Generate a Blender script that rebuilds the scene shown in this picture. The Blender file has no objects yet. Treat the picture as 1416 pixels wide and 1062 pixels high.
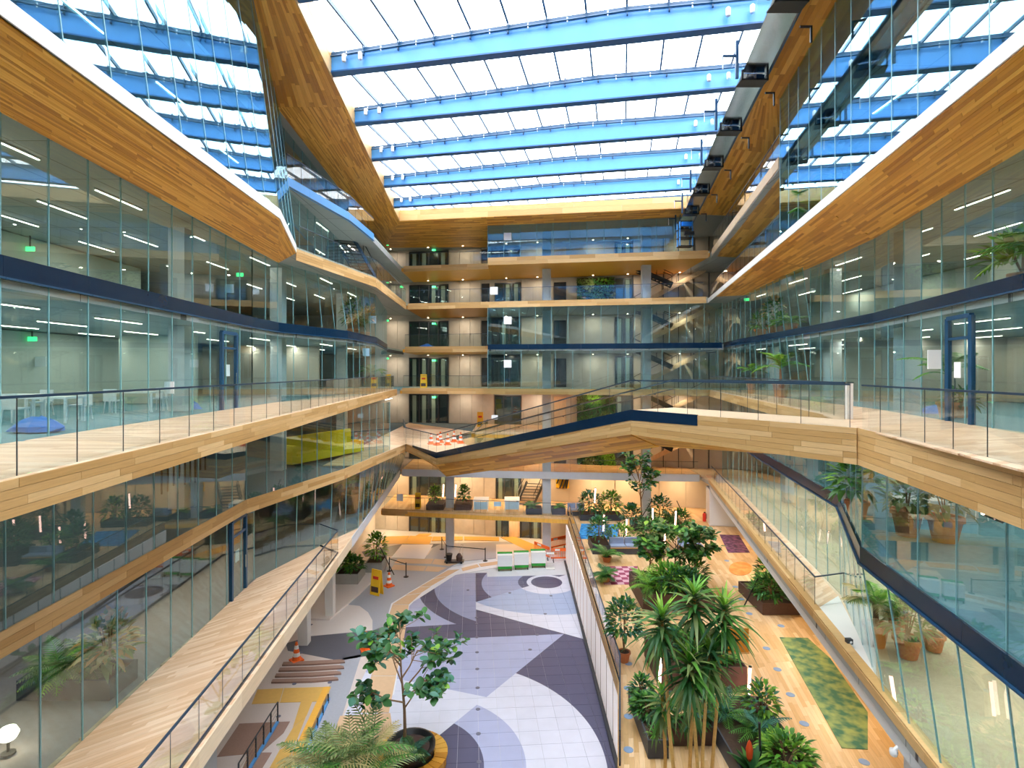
import bpy, math, random
from mathutils import Vector as V, Matrix
random.seed(7)
SC = bpy.context.scene
COL = SC.collection

# ---------------------------------------------------------------- camera
CAMZ, F, CX, CY = 15.85, 770.0, 708.0, 514.0
cam = bpy.data.cameras.new('camera'); camo = bpy.data.objects.new('camera', cam); COL.objects.link(camo)
camo.location = (0, 0, CAMZ); camo.rotation_euler = (math.pi/2, 0, 0)
cam.sensor_width = 36.0; cam.lens = F/1416*36; cam.shift_y = -(531-CY)/1416.0
cam.clip_start = 0.05; cam.clip_end = 400
SC.camera = camo

# ---------------------------------------------------------------- sky, sun, exposure
w = bpy.data.worlds.new('sky'); SC.world = w; w.use_nodes = True
bg = w.node_tree.nodes['Background']
bg.inputs['Color'].default_value = (0.94, 0.97, 1.0, 1); bg.inputs['Strength'].default_value = 7.6
SC.view_settings.view_transform = 'Standard'; SC.view_settings.look = 'None'
SC.view_settings.gamma = 1.0; SC.view_settings.use_curve_mapping = False
SC.view_settings.exposure = 0.25
cy = SC.cycles
cy.use_denoising = True
cy.max_bounces = 9; cy.diffuse_bounces = 5; cy.glossy_bounces = 4; cy.transmission_bounces = 4
cy.transparent_max_bounces = 40
cy.caustics_reflective = False; cy.caustics_refractive = False
cy.sample_clamp_indirect = 6.0

# ---------------------------------------------------------------- pixel -> place (distance from the level it stands on)
def P(px, py, z):
    d = (z-CAMZ)*F/(CY-py); return V(((px-CX)/F*d, d, z))
def PD(px, py, d):
    return V(((px-CX)/F*d, d, CAMZ+(CY-py)/F*d))
LV = [0, 3.6, 7.2, 10.8, 14.4, 18.0, 21.6, 25.2, 28.2]

# ---------------------------------------------------------------- materials
MATS = {}
def newmat(name):
    m = bpy.data.materials.new(name); m.use_nodes = True; MATS[name] = m
    nt = m.node_tree; return m, nt, nt.nodes['Principled BSDF']
def N(nt, t, **kw):
    n = nt.nodes.new(t)
    for k, v in kw.items(): setattr(n, k, v)
    return n
def plain(name, col, rough=.5, metal=0, var=.06, scale=3.0, bump=0, spec=.4, emit=None, es=0):
    m, nt, b = newmat(name)
    b.inputs['Roughness'].default_value = rough; b.inputs['Metallic'].default_value = metal
    b.inputs['Specular IOR Level'].default_value = spec
    tc = N(nt, 'ShaderNodeTexCoord'); no = N(nt, 'ShaderNodeTexNoise'); no.inputs['Scale'].default_value = scale
    no.inputs['Detail'].default_value = 4
    nt.links.new(tc.outputs['Object'], no.inputs['Vector'])
    mx = N(nt, 'ShaderNodeMix', data_type='RGBA')
    mx.inputs[6].default_value = tuple(max(0, c*(1-var)) for c in col)+(1,)
    mx.inputs[7].default_value = tuple(min(1, c*(1+var)) for c in col)+(1,)
    nt.links.new(no.outputs['Fac'], mx.inputs[0]); nt.links.new(mx.outputs[2], b.inputs['Base Color'])
    if bump:
        bp = N(nt, 'ShaderNodeBump'); bp.inputs['Strength'].default_value = bump; bp.inputs['Distance'].default_value = .02
        nt.links.new(no.outputs['Fac'], bp.inputs['Height']); nt.links.new(bp.outputs['Normal'], b.inputs['Normal'])
    if emit:
        b.inputs['Emission Color'].default_value = emit+(1,); b.inputs['Emission Strength'].default_value = es
    return m
def wood(name, c0, c1, c2, rough=.42, spec=.35):
    m, nt, b = newmat(name)
    b.inputs['Roughness'].default_value = rough; b.inputs['Specular IOR Level'].default_value = spec
    at = N(nt, 'ShaderNodeAttribute', attribute_name='rnd'); pu = N(nt, 'ShaderNodeAttribute', attribute_name='puv')
    ra = N(nt, 'ShaderNodeValToRGB'); e = ra.color_ramp.elements
    e[0].color = c0+(1,); e[1].color = c2+(1,); x = e.new(.5); x.color = c1+(1,)
    mp = N(nt, 'ShaderNodeVectorMath', operation='MULTIPLY'); mp.inputs[1].default_value = (1.2, 22, 1)
    no = N(nt, 'ShaderNodeTexNoise'); no.inputs['Scale'].default_value = 1.6; no.inputs['Detail'].default_value = 5
    nt.links.new(pu.outputs['Vector'], mp.inputs[0]); nt.links.new(mp.outputs[0], no.inputs['Vector'])
    nt.links.new(at.outputs['Fac'], ra.inputs['Fac'])
    mr = N(nt, 'ShaderNodeMapRange'); mr.inputs[3].default_value = .78; mr.inputs[4].default_value = 1.2
    nt.links.new(no.outputs['Fac'], mr.inputs[0])
    mu = N(nt, 'ShaderNodeVectorMath', operation='SCALE')
    nt.links.new(ra.outputs['Color'], mu.inputs[0]); nt.links.new(mr.outputs[0], mu.inputs['Scale'])
    nt.links.new(mu.outputs[0], b.inputs['Base Color'])
    return m
def glass(name, tint, ior=1.5, refl=(1, 1, 1), rough=0.0):
    m = bpy.data.materials.new(name); m.use_nodes = True; MATS[name] = m
    nt = m.node_tree; nt.nodes.remove(nt.nodes['Principled BSDF']); out = nt.nodes['Material Output']
    tr = N(nt, 'ShaderNodeBsdfTransparent'); tr.inputs[0].default_value = tint+(1,)
    gl = N(nt, 'ShaderNodeBsdfGlossy'); gl.inputs['Roughness'].default_value = rough; gl.inputs[0].default_value = refl+(1,)
    lw = N(nt, 'ShaderNodeLayerWeight'); lw.inputs[0].default_value = .5
    pw = N(nt, 'ShaderNodeMath', operation='POWER'); pw.inputs[1].default_value = 4.5
    nt.links.new(lw.outputs['Facing'], pw.inputs[0])
    f0 = ((ior-1)/(ior+1))**2
    fr = N(nt, 'ShaderNodeMath', operation='MULTIPLY_ADD'); fr.inputs[1].default_value = (1-f0)*.9; fr.inputs[2].default_value = f0
    nt.links.new(pw.outputs[0], fr.inputs[0])
    mx = N(nt, 'ShaderNodeMixShader')
    nt.links.new(fr.outputs[0], mx.inputs[0]); nt.links.new(tr.outputs[0], mx.inputs[1]); nt.links.new(gl.outputs[0], mx.inputs[2])
    nt.links.new(mx.outputs[0], out.inputs[0])
    return m
def emis(name, col, s):
    m, nt, b = newmat(name)
    b.inputs['Base Color'].default_value = col+(1,)
    b.inputs['Emission Color'].default_value = col+(1,); b.inputs['Emission Strength'].default_value = s
    return m

wood('wood_soffit', (.52, .20, .015), (.78, .36, .04), (.96, .54, .10))
wood('wood_fascia', (.50, .28, .095), (.60, .36, .14), (.72, .47, .22), rough=.5)  # same timber as the soffits, paler: brighter light on edges put into colour
wood('wood_floor', (.68, .41, .22), (.78, .52, .32), (.87, .63, .43), rough=.34, spec=.4)
wood('wood_pale', (.70, .50, .30), (.78, .58, .38), (.86, .68, .48), rough=.45)
wood('wood_floor_gold', (.66, .39, .16), (.78, .50, .25), (.88, .62, .36), rough=.34, spec=.4)
glass('glass_facade', (.81, .915, .92), 1.75, (.90, .97, 1.0))
glass('glass_upper', (.62, .82, .86), 2.9, (.66, .89, 1.0))
glass('glass_rail', (.96, .98, .977), 1.45)
glass('glass_roof', (.97, .985, 1.0), 1.3)
plain('white_paint', (.80, .78, .75), .45, var=.02)
plain('grey_steel', (.66, .68, .72), .4, var=.03)
plain('concrete', (.56, .52, .47), .75, var=.14, scale=2.2, bump=.15)
plain('concrete_pale', (.66, .67, .70), .6, var=.08, scale=1.6)
plain('column_grey', (.58, .60, .62), .6, var=.10, scale=4)
def ceiling_tiles(name, c, line):
    m, nt, b = newmat(name); b.inputs['Roughness'].default_value = .7
    tc = N(nt, 'ShaderNodeTexCoord'); br_ = N(nt, 'ShaderNodeTexBrick'); br_.offset = 0; br_.inputs['Scale'].default_value = 1.0
    br_.inputs['Brick Width'].default_value = 1.35; br_.inputs['Row Height'].default_value = 2.7; br_.inputs['Mortar Size'].default_value = .014
    br_.inputs['Color1'].default_value = c+(1,); br_.inputs['Color2'].default_value = tuple(x*.93 for x in c)+(1,); br_.inputs['Mortar'].default_value = line+(1,)
    nt.links.new(tc.outputs['Object'], br_.inputs['Vector']); nt.links.new(br_.outputs['Color'], b.inputs['Base Color'])
ceiling_tiles('ceiling_grey', (.40, .41, .41), (.06, .06, .065))
plain('ceiling_metal', (.36, .38, .38), .5, var=.06)
plain('carpet_sage', (.40, .46, .42), .95, var=.18, scale=7, bump=.3)
plain('carpet_slate', (.10, .14, .16), .95, var=.2, scale=6, bump=.3)
plain('carpet_rose', (.34, .28, .27), .95, var=.15, scale=6, bump=.3)
plain('carpet_blue', (.14, .30, .36), .95, var=.3, scale=6, bump=.3)
plain('carpet_sand', (.62, .52, .38), .95, var=.16, scale=9, bump=.3)
plain('wall_sage', (.50, .54, .48), .8, var=.06)
plain('wall_taupe', (.56, .49, .41), .8, var=.10, scale=1.2)
plain('dark_frame', (.035, .04, .05), .4, var=.1)
plain('navy', (.004, .022, .055), .22, var=.15, spec=.3)
plain('blue_flange', (.01, .11, .34), .35, var=.1, spec=.5)
plain('socket_grey', (.16, .16, .22), .4, var=.1)
plain('blue_beam', (.09, .34, .74), .38, var=.08, spec=.5)
plain('blue_dark', (.01, .065, .15), .35, var=.1, spec=.5)
plain('black_metal', (.02, .02, .022), .4, var=.1)
plain('chrome', (.62, .66, .70), .14, metal=1, var=.12, scale=1.5)
plain('handrail', (.02, .045, .08), .3, var=.1)
plain('joint_teal', (.20, .42, .46), .35, var=.1)
plain('corten', (.10, .055, .045), .6, var=.25, scale=6)
plain('planter_dark', (.055, .06, .075), .5, var=.15)
plain('planter_grey', (.36, .36, .33), .65, var=.12)
plain('soil', (.07, .04, .025), .95, var=.4, scale=12, bump=.5)
plain('terracotta', (.56, .20, .085), .8, var=.2, scale=6)
plain('orange_plastic', (.95, .16, .02), .45, var=.06)
plain('cone_white', (.9, .9, .88), .5, var=.03)
plain('yellow_sign', (.95, .56, .02), .45, var=.05)
plain('red_print', (.75, .04, .02), .5, var=.05)
plain('green_top', (.03, .34, .04), .5, var=.12)
plain('blue_plastic', (.02, .22, .80), .45, var=.15)
plain('sofa_yellow', (.80, .62, .01), .75, var=.08)
plain('pipe_black', (.012, .012, .014), .5, var=.1)
plain('cushion_blue', (.30, .36, .50), .85, var=.12)
plain('bark', (.26, .15, .08), .85, var=.3, scale=14, bump=.4)
plain('cane', (.66, .38, .11), .7, var=.3, scale=12, bump=.3)
plain('spot_white', (.85, .85, .83), .4, var=.03)
plain('elevator_dark', (.03, .035, .045), .25, var=.2, spec=.6)
plain('paper_white', (.88, .90, .93), .6, var=.02)
plain('blue_tint', (.45, .66, .82), .5, var=.05)
def leafmat(name, c0, c1, back=.25, rough=.4):
    m, nt, b = newmat(name)
    b.inputs['Roughness'].default_value = rough; b.inputs['Specular IOR Level'].default_value = .4
    at = N(nt, 'ShaderNodeAttribute', attribute_name='rnd')
    oi = N(nt, 'ShaderNodeObjectInfo'); ad = N(nt, 'ShaderNodeMath', operation='ADD'); fr = N(nt, 'ShaderNodeMath', operation='FRACT')
    nt.links.new(at.outputs['Fac'], ad.inputs[0]); nt.links.new(oi.outputs['Random'], ad.inputs[1]); nt.links.new(ad.outputs[0], fr.inputs[0])
    mx = N(nt, 'ShaderNodeMix', data_type='RGBA'); mx.inputs[6].default_value = c0+(1,); mx.inputs[7].default_value = c1+(1,)
    nt.links.new(fr.outputs[0], mx.inputs[0]); nt.links.new(mx.outputs[2], b.inputs['Base Color'])
    tl = N(nt, 'ShaderNodeBsdfTranslucent'); nt.links.new(mx.outputs[2], tl.inputs[0])
    ms = N(nt, 'ShaderNodeMixShader'); ms.inputs[0].default_value = back
    out = nt.nodes['Material Output']
    nt.links.new(b.outputs[0], ms.inputs[1]); nt.links.new(tl.outputs[0], ms.inputs[2]); nt.links.new(ms.outputs[0], out.inputs[0])
    return m
leafmat('leaf_dark', (.018, .085, .03), (.07, .22, .05))
leafmat('leaf_mid', (.035, .17, .03), (.16, .38, .06))
leafmat('leaf_bright', (.10, .36, .03), (.38, .62, .08))
leafmat('leaf_olive', (.10, .17, .05), (.34, .42, .15))
leafmat('leaf_blue', (.03, .14, .10), (.10, .30, .20))
leafmat('leaf_orange', (.55, .26, .06), (.80, .52, .22))
leafmat('leaf_straw', (.50, .42, .16), (.72, .62, .30))
leafmat('flower_red', (.8, .05, .02), (.9, .15, .03))
emis('lamp_strip', (1.0, .86, .66), 9)
emis('lamp_pink', (1.0, .52, .42), 7)
emis('lamp_spot', (1.0, .80, .55), 16)
emis('exit_green', (.05, .8, .22), 2.2)
emis('backlit_white', (.92, .84, .80), .28)
emis('daylight_window', (.85, .95, 1.0), 2.6)
emis('screen_white', (.9, .95, 1.0), .9)

# ---------------------------------------------------------------- mesh builder
class MB:
    def __init__(s): s.v = []; s.f = []; s.r = []; s.u = []
    def _add(s, vs, fs, r=None, us=None):
        o = len(s.v); s.v += [tuple(p) for p in vs]; s.f += [tuple(i+o for i in f) for f in fs]
        r = random.random() if r is None else r
        s.r += [r]*len(vs); s.u += us if us else [(p[0], p[1], p[2]) for p in vs]
        return s
    BOXF = [(3, 2, 1, 0), (4, 5, 6, 7), (0, 1, 5, 4), (1, 2, 6, 5), (2, 3, 7, 6), (3, 0, 4, 7)]
    def hexa(s, c8, r=None, us=None): return s._add(c8, s.BOXF, r, us)
    def box(s, x0, x1, y0, y1, z0, z1, r=None):
        return s.hexa([(x0, y0, z0), (x1, y0, z0), (x1, y1, z0), (x0, y1, z0), (x0, y0, z1), (x1, y0, z1), (x1, y1, z1), (x0, y1, z1)], r)
    def obox(s, c, d, w, h, l, up=V((0, 0, 1)), r=None):
        """box centred at c, long axis d (length l), width w, height h"""
        c = V(c); d = V(d).normalized(); up = V(up)
        if abs(d.dot(up)) > .99: up = V((0, 1, 0))
        sd = d.cross(up).normalized(); u = sd.cross(d).normalized()
        pts = []
        for k in (-1, 1):
            for a, b in ((-1, -1), (1, -1), (1, 1), (-1, 1)):
                pts.append(c+sd*(a*w/2)+d*(b*l/2)+u*(k*h/2))
        return s.hexa(pts, r)
    def bar(s, a, b, w, h=None, up=V((0, 0, 1)), r=None):
        a = V(a); b = V(b); return s.obox((a+b)/2, b-a, w, h or w, (b-a).length, up, r)
    def prism(s, poly, z0, z1, r=None):
        n = len(poly); a = sum(poly[i][0]*poly[(i+1) % n][1]-poly[(i+1) % n][0]*poly[i][1] for i in range(n))
        if a < 0: poly = poly[::-1]
        z0 = z0 if isinstance(z0, (list, tuple)) else [z0]*n
        vs = [(p[0], p[1], z0[i]) for i, p in enumerate(poly)]+[(p[0], p[1], z1) for p in poly]
        fs = [tuple(range(n-1, -1, -1)), tuple(range(n, 2*n))]+[(i, (i+1) % n, n+(i+1) % n, n+i) for i in range(n)]
        return s._add(vs, fs, r)
    def loft(s, rings, cap=True, r=None):
        n = len(rings[0]); vs = [p for g in rings for p in g]; fs = []
        for k in range(len(rings)-1):
            for i in range(n):
                j = (i+1) % n; fs.append((k*n+i, k*n+j, (k+1)*n+j, (k+1)*n+i))
        if cap: fs += [tuple(range(n-1, -1, -1)), tuple((len(rings)-1)*n+i for i in range(n))]
        return s._add(vs, fs, r)
    def tube(s, pts, rad, n=6, r=None):
        pts = [V(p) for p in pts]; rad = rad if isinstance(rad, (list, tuple)) else [rad]*len(pts); rings = []
        for i, p in enumerate(pts):
            d = (pts[min(i+1, len(pts)-1)]-pts[max(i-1, 0)]).normalized()
            a = d.cross(V((0, 0, 1)) if abs(d.z) < .95 else V((1, 0, 0))).normalized(); b = d.cross(a)
            rings.append([p+(a*math.cos(t)+b*math.sin(t))*rad[i] for t in [2*math.pi*k/n for k in range(n)]])
        return s.loft(rings, True, r)
    def lathe(s, c, prof, n=14, r=None):
        c = V(c); return s.loft([[c+V((math.cos(t)*q, math.sin(t)*q, z)) for t in [2*math.pi*k/n for k in range(n)]] for q, z in prof], True, r)
    def leaf(s, base, d, up, ln, wd, droop=.3, fold=.12, r=None, seg=3, blunt=False):
        base = V(base); d = V(d).normalized(); up = V(up)
        sd = d.cross(up)
        sd = sd.normalized() if sd.length > 1e-4 else V((1, 0, 0)); n = sd.cross(d).normalized(); vs = []; fs = []
        for k in range(seg+1):
            t = k/seg; p = base+d*(ln*t)-V((0, 0, 1))*(droop*ln*t*t)
            ww = wd*math.sin(math.pi*min(1, .12+.86*t)**.8)*.5 if k < seg else wd*.04
            if blunt: ww = wd*.5*(.10, .55, .92, 1.0, .78, .25)[min(5, round(t*5))]
            vs += [p-sd*ww+n*fold*ww*2, p, p+sd*ww+n*fold*ww*2]
        for k in range(seg):
            o = k*3; fs += [(o, o+1, o+4, o+3), (o+1, o+2, o+5, o+4)]
        return s._add(vs, fs, r)
    def mesh(s, name):
        me = bpy.data.meshes.new(name); me.from_pydata(s.v, [], s.f)
        a = me.attributes.new('rnd', 'FLOAT', 'POINT'); a.data.foreach_set('value', s.r)
        b = me.attributes.new('puv', 'FLOAT_VECTOR', 'POINT'); b.data.foreach_set('vector', [c for u in s.u for c in u])
        me.update(); return me
    def build(s, name, mat, parent=None, smooth=False):
        me = s.mesh(name); me.materials.append(MATS[mat])
        if smooth: me.polygons.foreach_set('use_smooth', [True]*len(me.polygons))
        o = bpy.data.objects.new(name, me); COL.objects.link(o); o.parent = parent
        return o
def empty(name, loc=(0, 0, 0), rz=0, parent=None):
    o = bpy.data.objects.new(name, None); COL.objects.link(o); o.location = loc; o.rotation_euler = (0, 0, rz); o.parent = parent
    o.empty_display_size = .2; return o
def tag(o, label, cat, group=None):
    o['label'] = label; o['category'] = cat
    if group: o['group'] = group
    return o
def thing(name, label, cat, loc=(0, 0, 0), rz=0, group=None): return tag(empty(name, loc, rz), label, cat, group)
def struct(o, label=None):
    o['kind'] = 'structure'
    if label: o['label'] = label
    return o
def stuff(o): o['kind'] = 'stuff'; return o
def dup(o, parent=None):
    c = o.copy(); COL.objects.link(c); c.parent = parent
    for ch in list(o.children): dup(ch, c)
    return c
def lerp(a, b, t): return a+(b-a)*t
CAMP = V((0, 0, CAMZ))
def planks(parent, A, B, C, D, width, length, mat, thick=.03, gap=.006, limit=300, proud=.004, name='plank', slant=0.0):
    """boards laid on the quad A-B-C-D (A->B along the boards, A->D across); the outward side is (B-A)x(D-A)"""
    A, B, C, D = V(A), V(B), V(C), V(D)
    nrm = ((B-A).cross(D-A)).normalized()
    wd = max((D-A).length, (C-B).length); ln = max((B-A).length, (C-D).length)
    rows = max(1, round(wd/width)); out = []
    def bl(u, v): return lerp(lerp(A, B, u), lerp(D, C, u), v)
    for k in range(rows):
        v0, v1 = k/rows+gap/wd/2, (k+1)/rows-gap/wd/2
        x = -random.random()*length
        while x < ln:
            l2 = length*random.uniform(.6, 1.3); a = max(0, x); b = min(ln, x+l2); x += l2
            if b-a < .08: continue
            if ln-b < .15: b = ln; x = ln
            u0, u1 = a/ln+gap/ln/2, b/ln-gap/ln/2
            q = [bl(u0, v0), bl(u1, v0), bl(u1, v1), bl(u0, v1)]; h = nrm*(thick+random.random()*proud)
            o = random.random()*50
            us = [(o, 0, o), (o+b-a, 0, o), (o+b-a, wd/rows, o), (o, wd/rows, o)]
            out.append((((q[0]+q[2])/2-CAMP).length, q, h, us+us))
    out.sort(key=lambda t: t[0])
    rest = MB()
    for i, (dd, q, h, us) in enumerate(out):
        mb = MB() if i < limit else rest
        mb.hexa([p for p in q]+[p+h for p in q], None, us)
        if i < limit: mb.build(name, mat, parent)
    if rest.v: stuff(rest.build(name+'_field', mat, parent))
TRIM = [0]; WIN = [0]
def trim(): TRIM[0] += 1; return struct(empty('trim_%d' % TRIM[0]))
def newwin(loc=(0, 0, 0)): WIN[0] += 1; return struct(empty('window_%d' % WIN[0], loc))
def slab(poly, ztop, floor_mat, ceil_mat, thick=.45):
    o = struct(MB().prism(poly, ztop-.16, ztop-.035).build('floor', floor_mat))
    c = struct(MB().prism(poly, ztop-thick, ztop-.17).build('ceiling', ceil_mat))
    return o
def resample(pts, step):
    """polyline -> list of segments cut into panes of about step"""
    out = []
    for a, b in zip(pts[:-1], pts[1:]):
        a = V(a); b = V(b); n = max(1, round((b-a).length/step))
        for i in range(n): out.append((lerp(a, b, i/n), lerp(a, b, (i+1)/n), i == 0))
    return out
def facade(bot, z0, z1, step=1.27, mat='glass_facade', top=None, joint='joint_teal', jw=.03, transoms=()):
    """storey-high glazing along a plan line: every pane and joint its own piece; top = plan line of the head when it leans"""
    wn = newwin(); B = resample([(p[0], p[1], z0) for p in bot], step)
    if top:
        T = []
        for (a, b), (c, d) in zip(zip(bot[:-1], bot[1:]), zip(top[:-1], top[1:])):
            n = max(1, round((V(b)-V(a)).length/step))
            for i in range(n): T.append((lerp(V((c[0], c[1], z1)), V((d[0], d[1], z1)), i/n), lerp(V((c[0], c[1], z1)), V((d[0], d[1], z1)), (i+1)/n), 0))
    else: T = [(V((a.x, a.y, z1)), V((b.x, b.y, z1)), 0) for a, b, _ in B]
    for (a, b, _), (c, d, _) in zip(B, T):
        u = (b-a).normalized()*.012; n = (b-a).cross(V((0, 0, 1))).normalized()*.012
        a2, b2, c2, d2 = a+u, b-u, c+u, d-u
        MB().hexa([a2-n, b2-n, b2+n, a2+n, c2-n, d2-n, d2+n, c2+n]).build('pane', mat, wn)
        MB().bar(a, c, jw, jw).build('mullion', joint, wn)
    MB().bar(B[-1][1], T[-1][1], jw, jw).build('mullion', joint, wn)
    for k, (zz, hh, mm) in enumerate(transoms):
        for p, q in zip(bot[:-1], bot[1:]):
            MB().bar((p[0], p[1], zz), (q[0], q[1], zz), .07, hh).build('transom', mm, wn)
    return wn
def railing(pts, label, step=1.22, h=1.1, cap=.05, group=None, base=None, capmat='handrail', mat='glass_rail', under=None):
    """frameless glass balustrade: panes, a dark handrail and a dark shoe along a 3D line of floor points"""
    t = empty('glass_railing', pts[0], 0, under) if under else thing('glass_railing', label, 'railing', pts[0], 0, group)
    o = V(pts[0]); S = resample(pts, step); H = V((0, 0, h))
    for a, b, _ in S:
        a = a-o; b = b-o; u = (b-a).normalized()*.008; n = (b-a).cross(V((0, 0, 1))).normalized()*.01
        a2, b2 = a+u, b-u; z = V((0, 0, .0))
        MB().hexa([a2-n+z, b2-n+z, b2+n+z, a2+n+z, a2-n+H, b2-n+H, b2+n+H, a2+n+H]).build('pane', mat, t)
        MB().bar(a, a+H*.99, .012, .012).build('pane_edge', 'dark_frame', t)
    for a, b in zip(pts[:-1], pts[1:]):
        a = V(a)-o; b = V(b)-o
        MB().bar(a+H, b+H, cap, cap*.8).build('handrail', capmat, t)
        if base: MB().bar(a+V((0, 0, .03)), b+V((0, 0, .03)), .05, .07).build('base_shoe', base, t)
    return t
# ================================================================ the setting
def Lx(y): return -6.2-.075*y
def Rx(y): return 6.85+.2*y
YB = 53.5
def back_y(x): return YB-.2*x
BDIR = V((1, -.2, 0)).normalized()
def BW(px, z, off=0.0):
    k = (px-CX)/F; y = (YB-off)/(1+.2*k); return V((k*y, y, z))

# ground
struct(MB().box(-27, 32, -9, 58, -.5, -.03).build('floor', 'concrete_pale'), 'pale screed floor under the patterned tiles')

# outer shell
struct(MB().box(-27.4, -27, -9, 60, -.5, 30).build('wall_left', 'wall_sage'))
struct(MB().box(32, 32.4, -9, 60, -.5, 30).build('wall_right', 'wall_sage'))
struct(MB().box(-27.4, 32.4, -9.4, -9, -.5, 30).build('wall_front', 'concrete_pale'))

# ---- left wing floors
def left_poly(edge): return [(-27, edge[0][1])]+list(edge)+[(-27, edge[-1][1])]
yl = lambda a, b: [(Lx(a), a), (Lx(b), b)]
LG4 = [(-9.1, -3), (-10.3, 11.2), (-11.2, 24), (-11.2, 26.6), (-9.5, 32), (-9.3, 38), (-10.8, 48)]
LE2 = [(Lx(-8), -8), (Lx(49), 49)]
LE3 = [(-9.4, -8), (-9.95, 10.9), (-10.5, 22), (-8.75, 29), (-7.5, 39), (-3.4, 46.6)]
LE4 = [(Lx(-8), -8), (Lx(47), 47)]
LE6 = [(-7.3, -8), (-8.0, 8.7), (-8.45, 20.2), (-10.1, 26), (-8.4, 34.3), (-8.9, 46.8)]
LE7 = [(-8.0, -8), (-9.0, 20.2), (-10.9, 26.6), (-9.7, 32.9), (-9.5, 38), (-9.8, 48.5)]
for e, z, fm in ((LE2, 7.2, 'carpet_rose'), (LE3, 10.8, 'carpet_slate'), (LE4, 14.4, 'carpet_blue'), (LG4, 18, 'carpet_sage'), (LE6, 21.72, 'carpet_sage'), (LE7, 25.2, 'carpet_sage')):
    slab([(-27, e[0][1])]+e+[(e[-1][0], 55.5), (-27, 55.5)], z, fm, 'ceiling_grey', .27 if z == 21.72 else .45)

# ---- right wing floors
RG4 = [(9.3, -2), (12.0, 13), (14.2, 21.8), (15, 28), (16, 39), (17.2, 47)]
RE4 = [(4.7, -8), (7.82, 8.5), (8.95, 14.4), (10.15, 16.9), (Rx(46), 46)]
RE6 = [(Rx(-8), -8), (Rx(45), 45)]
RE2 = [(Rx(-8), -8), (Rx(45), 45)]
RG3 = [(Rx(-8), -8), (10.0, 15.9), (13.2, 22.5), (16.7, 41), (17.6, 47)]
RG2 = [(Rx(-8)+.25, -8), (9.95, 14.9), (12.7, 21.5), (16.7, 41), (17.6, 47)]
def rpoly(e): return [(32, e[0][1])]+e+[(e[-1][0], 50.5), (32, 50.5)]
for e, z, fm, t in ((RE2, 7.2, 'carpet_sand', .45), (RG3, 10.8, 'carpet_blue', .45), (RE4, 14.4, 'carpet_blue', .5), (RG4, 18, 'carpet_sage', .45), (RE6, 21.72, 'carpet_sage', .27), ([(Rx(-8)+.5, -8), (Rx(24.4)+.5, 24.4), (Rx(24.5), 24.5), (Rx(45), 45)], 25.2, 'carpet_sage', .45)):
    slab(rpoly(e), z, fm, 'ceiling_grey', t)

# ---- back floors (edge as y = a + b x)
def bpoly(x0, x1, a, b, back=54.2): return [(x0, a+b*x0), (x1, a+b*x1), (x1, back-.2*x1), (x0, back-.2*x0)]
slab(bpoly(-9.8, -2, 47.7, -.17), 25.2, 'carpet_sage', 'wood_soffit')
slab(bpoly(-2, 15.3, 45.6, -.165), 25.2, 'carpet_sage', 'wood_soffit')
slab(bpoly(-8.9, -2, 45.4, -.18), 21.6, 'carpet_sage', 'wood_soffit'); slab(bpoly(-2, 15.0, 45.4, -.18), 21.6, 'carpet_sage', 'ceiling_grey')
slab(bpoly(-9.6, -2, 47.2, -.18), 18, 'carpet_sage', 'wood_soffit')
slab(bpoly(-2, 16.3, 45.6, -.165), 18, 'carpet_sage', 'ceiling_grey')
slab(bpoly(-9.7, 15.9, 46.6, -.17), 14.4, 'carpet_sage', 'wood_soffit')
slab(bpoly(-3.4, 16.8, 46.0, -.17), 10.8, 'wood_floor', 'wood_soffit')
slab(bpoly(-9.8, 15.8, 48.2, -.10), 7.2, 'wood_floor_gold', 'concrete')
# first floor: gallery at the back and the garden terrace on the right
T1 = [(Lx(17)+9.2, 14.0), (3.3, 17.2), (4.2, 21.9), (4.75, 46.7), (-11.7, 49.7), (-11.7, 56), (17.5, 50.1), (32, 47), (32, 14.0)]
T1[0] = (2.7, 14.0)
slab(T1, 3.6, 'wood_floor_gold', 'wood_soffit', .5)

# ---- back wall
struct(MB().prism([(-27, back_y(-27)), (32, back_y(32)), (32, back_y(32)+.5), (-27, back_y(-27)+.5)], -.5, 30).build('wall_back', 'concrete'))
WALLB = struct(empty('wall_back')); WALLB['label'] = 'concrete panels and dark glazed lobbies lining the back wall'
def wall_piece(px0, px1, z0, z1, mat, name, off=.06, parent=None, t=.06):
    a = BW(px0, 0); b = BW(px1, 0); n = V((-.196, -.981, 0))
    a = a+n*off; b = b+n*off; c = a+n*t; d = b+n*t
    return MB().hexa([(c.x, c.y, z0), (d.x, d.y, z0), (b.x, b.y, z0), (a.x, a.y, z0), (c.x, c.y, z1), (d.x, d.y, z1), (b.x, b.y, z1), (a.x, a.y, z1)]).build(name, mat, parent or WALLB)
DOORN = [0]
def concrete_run(px0, px1, z0, z1, mat='concrete', step=16):
    n = max(1, round((px1-px0)/step))
    for i in range(n): wall_piece(lerp(px0, px1, i/n)+.25, lerp(px0, px1, (i+1)/n)-.25, z0, z1, mat, 'panel', off=random.uniform(0, .012))
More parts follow.
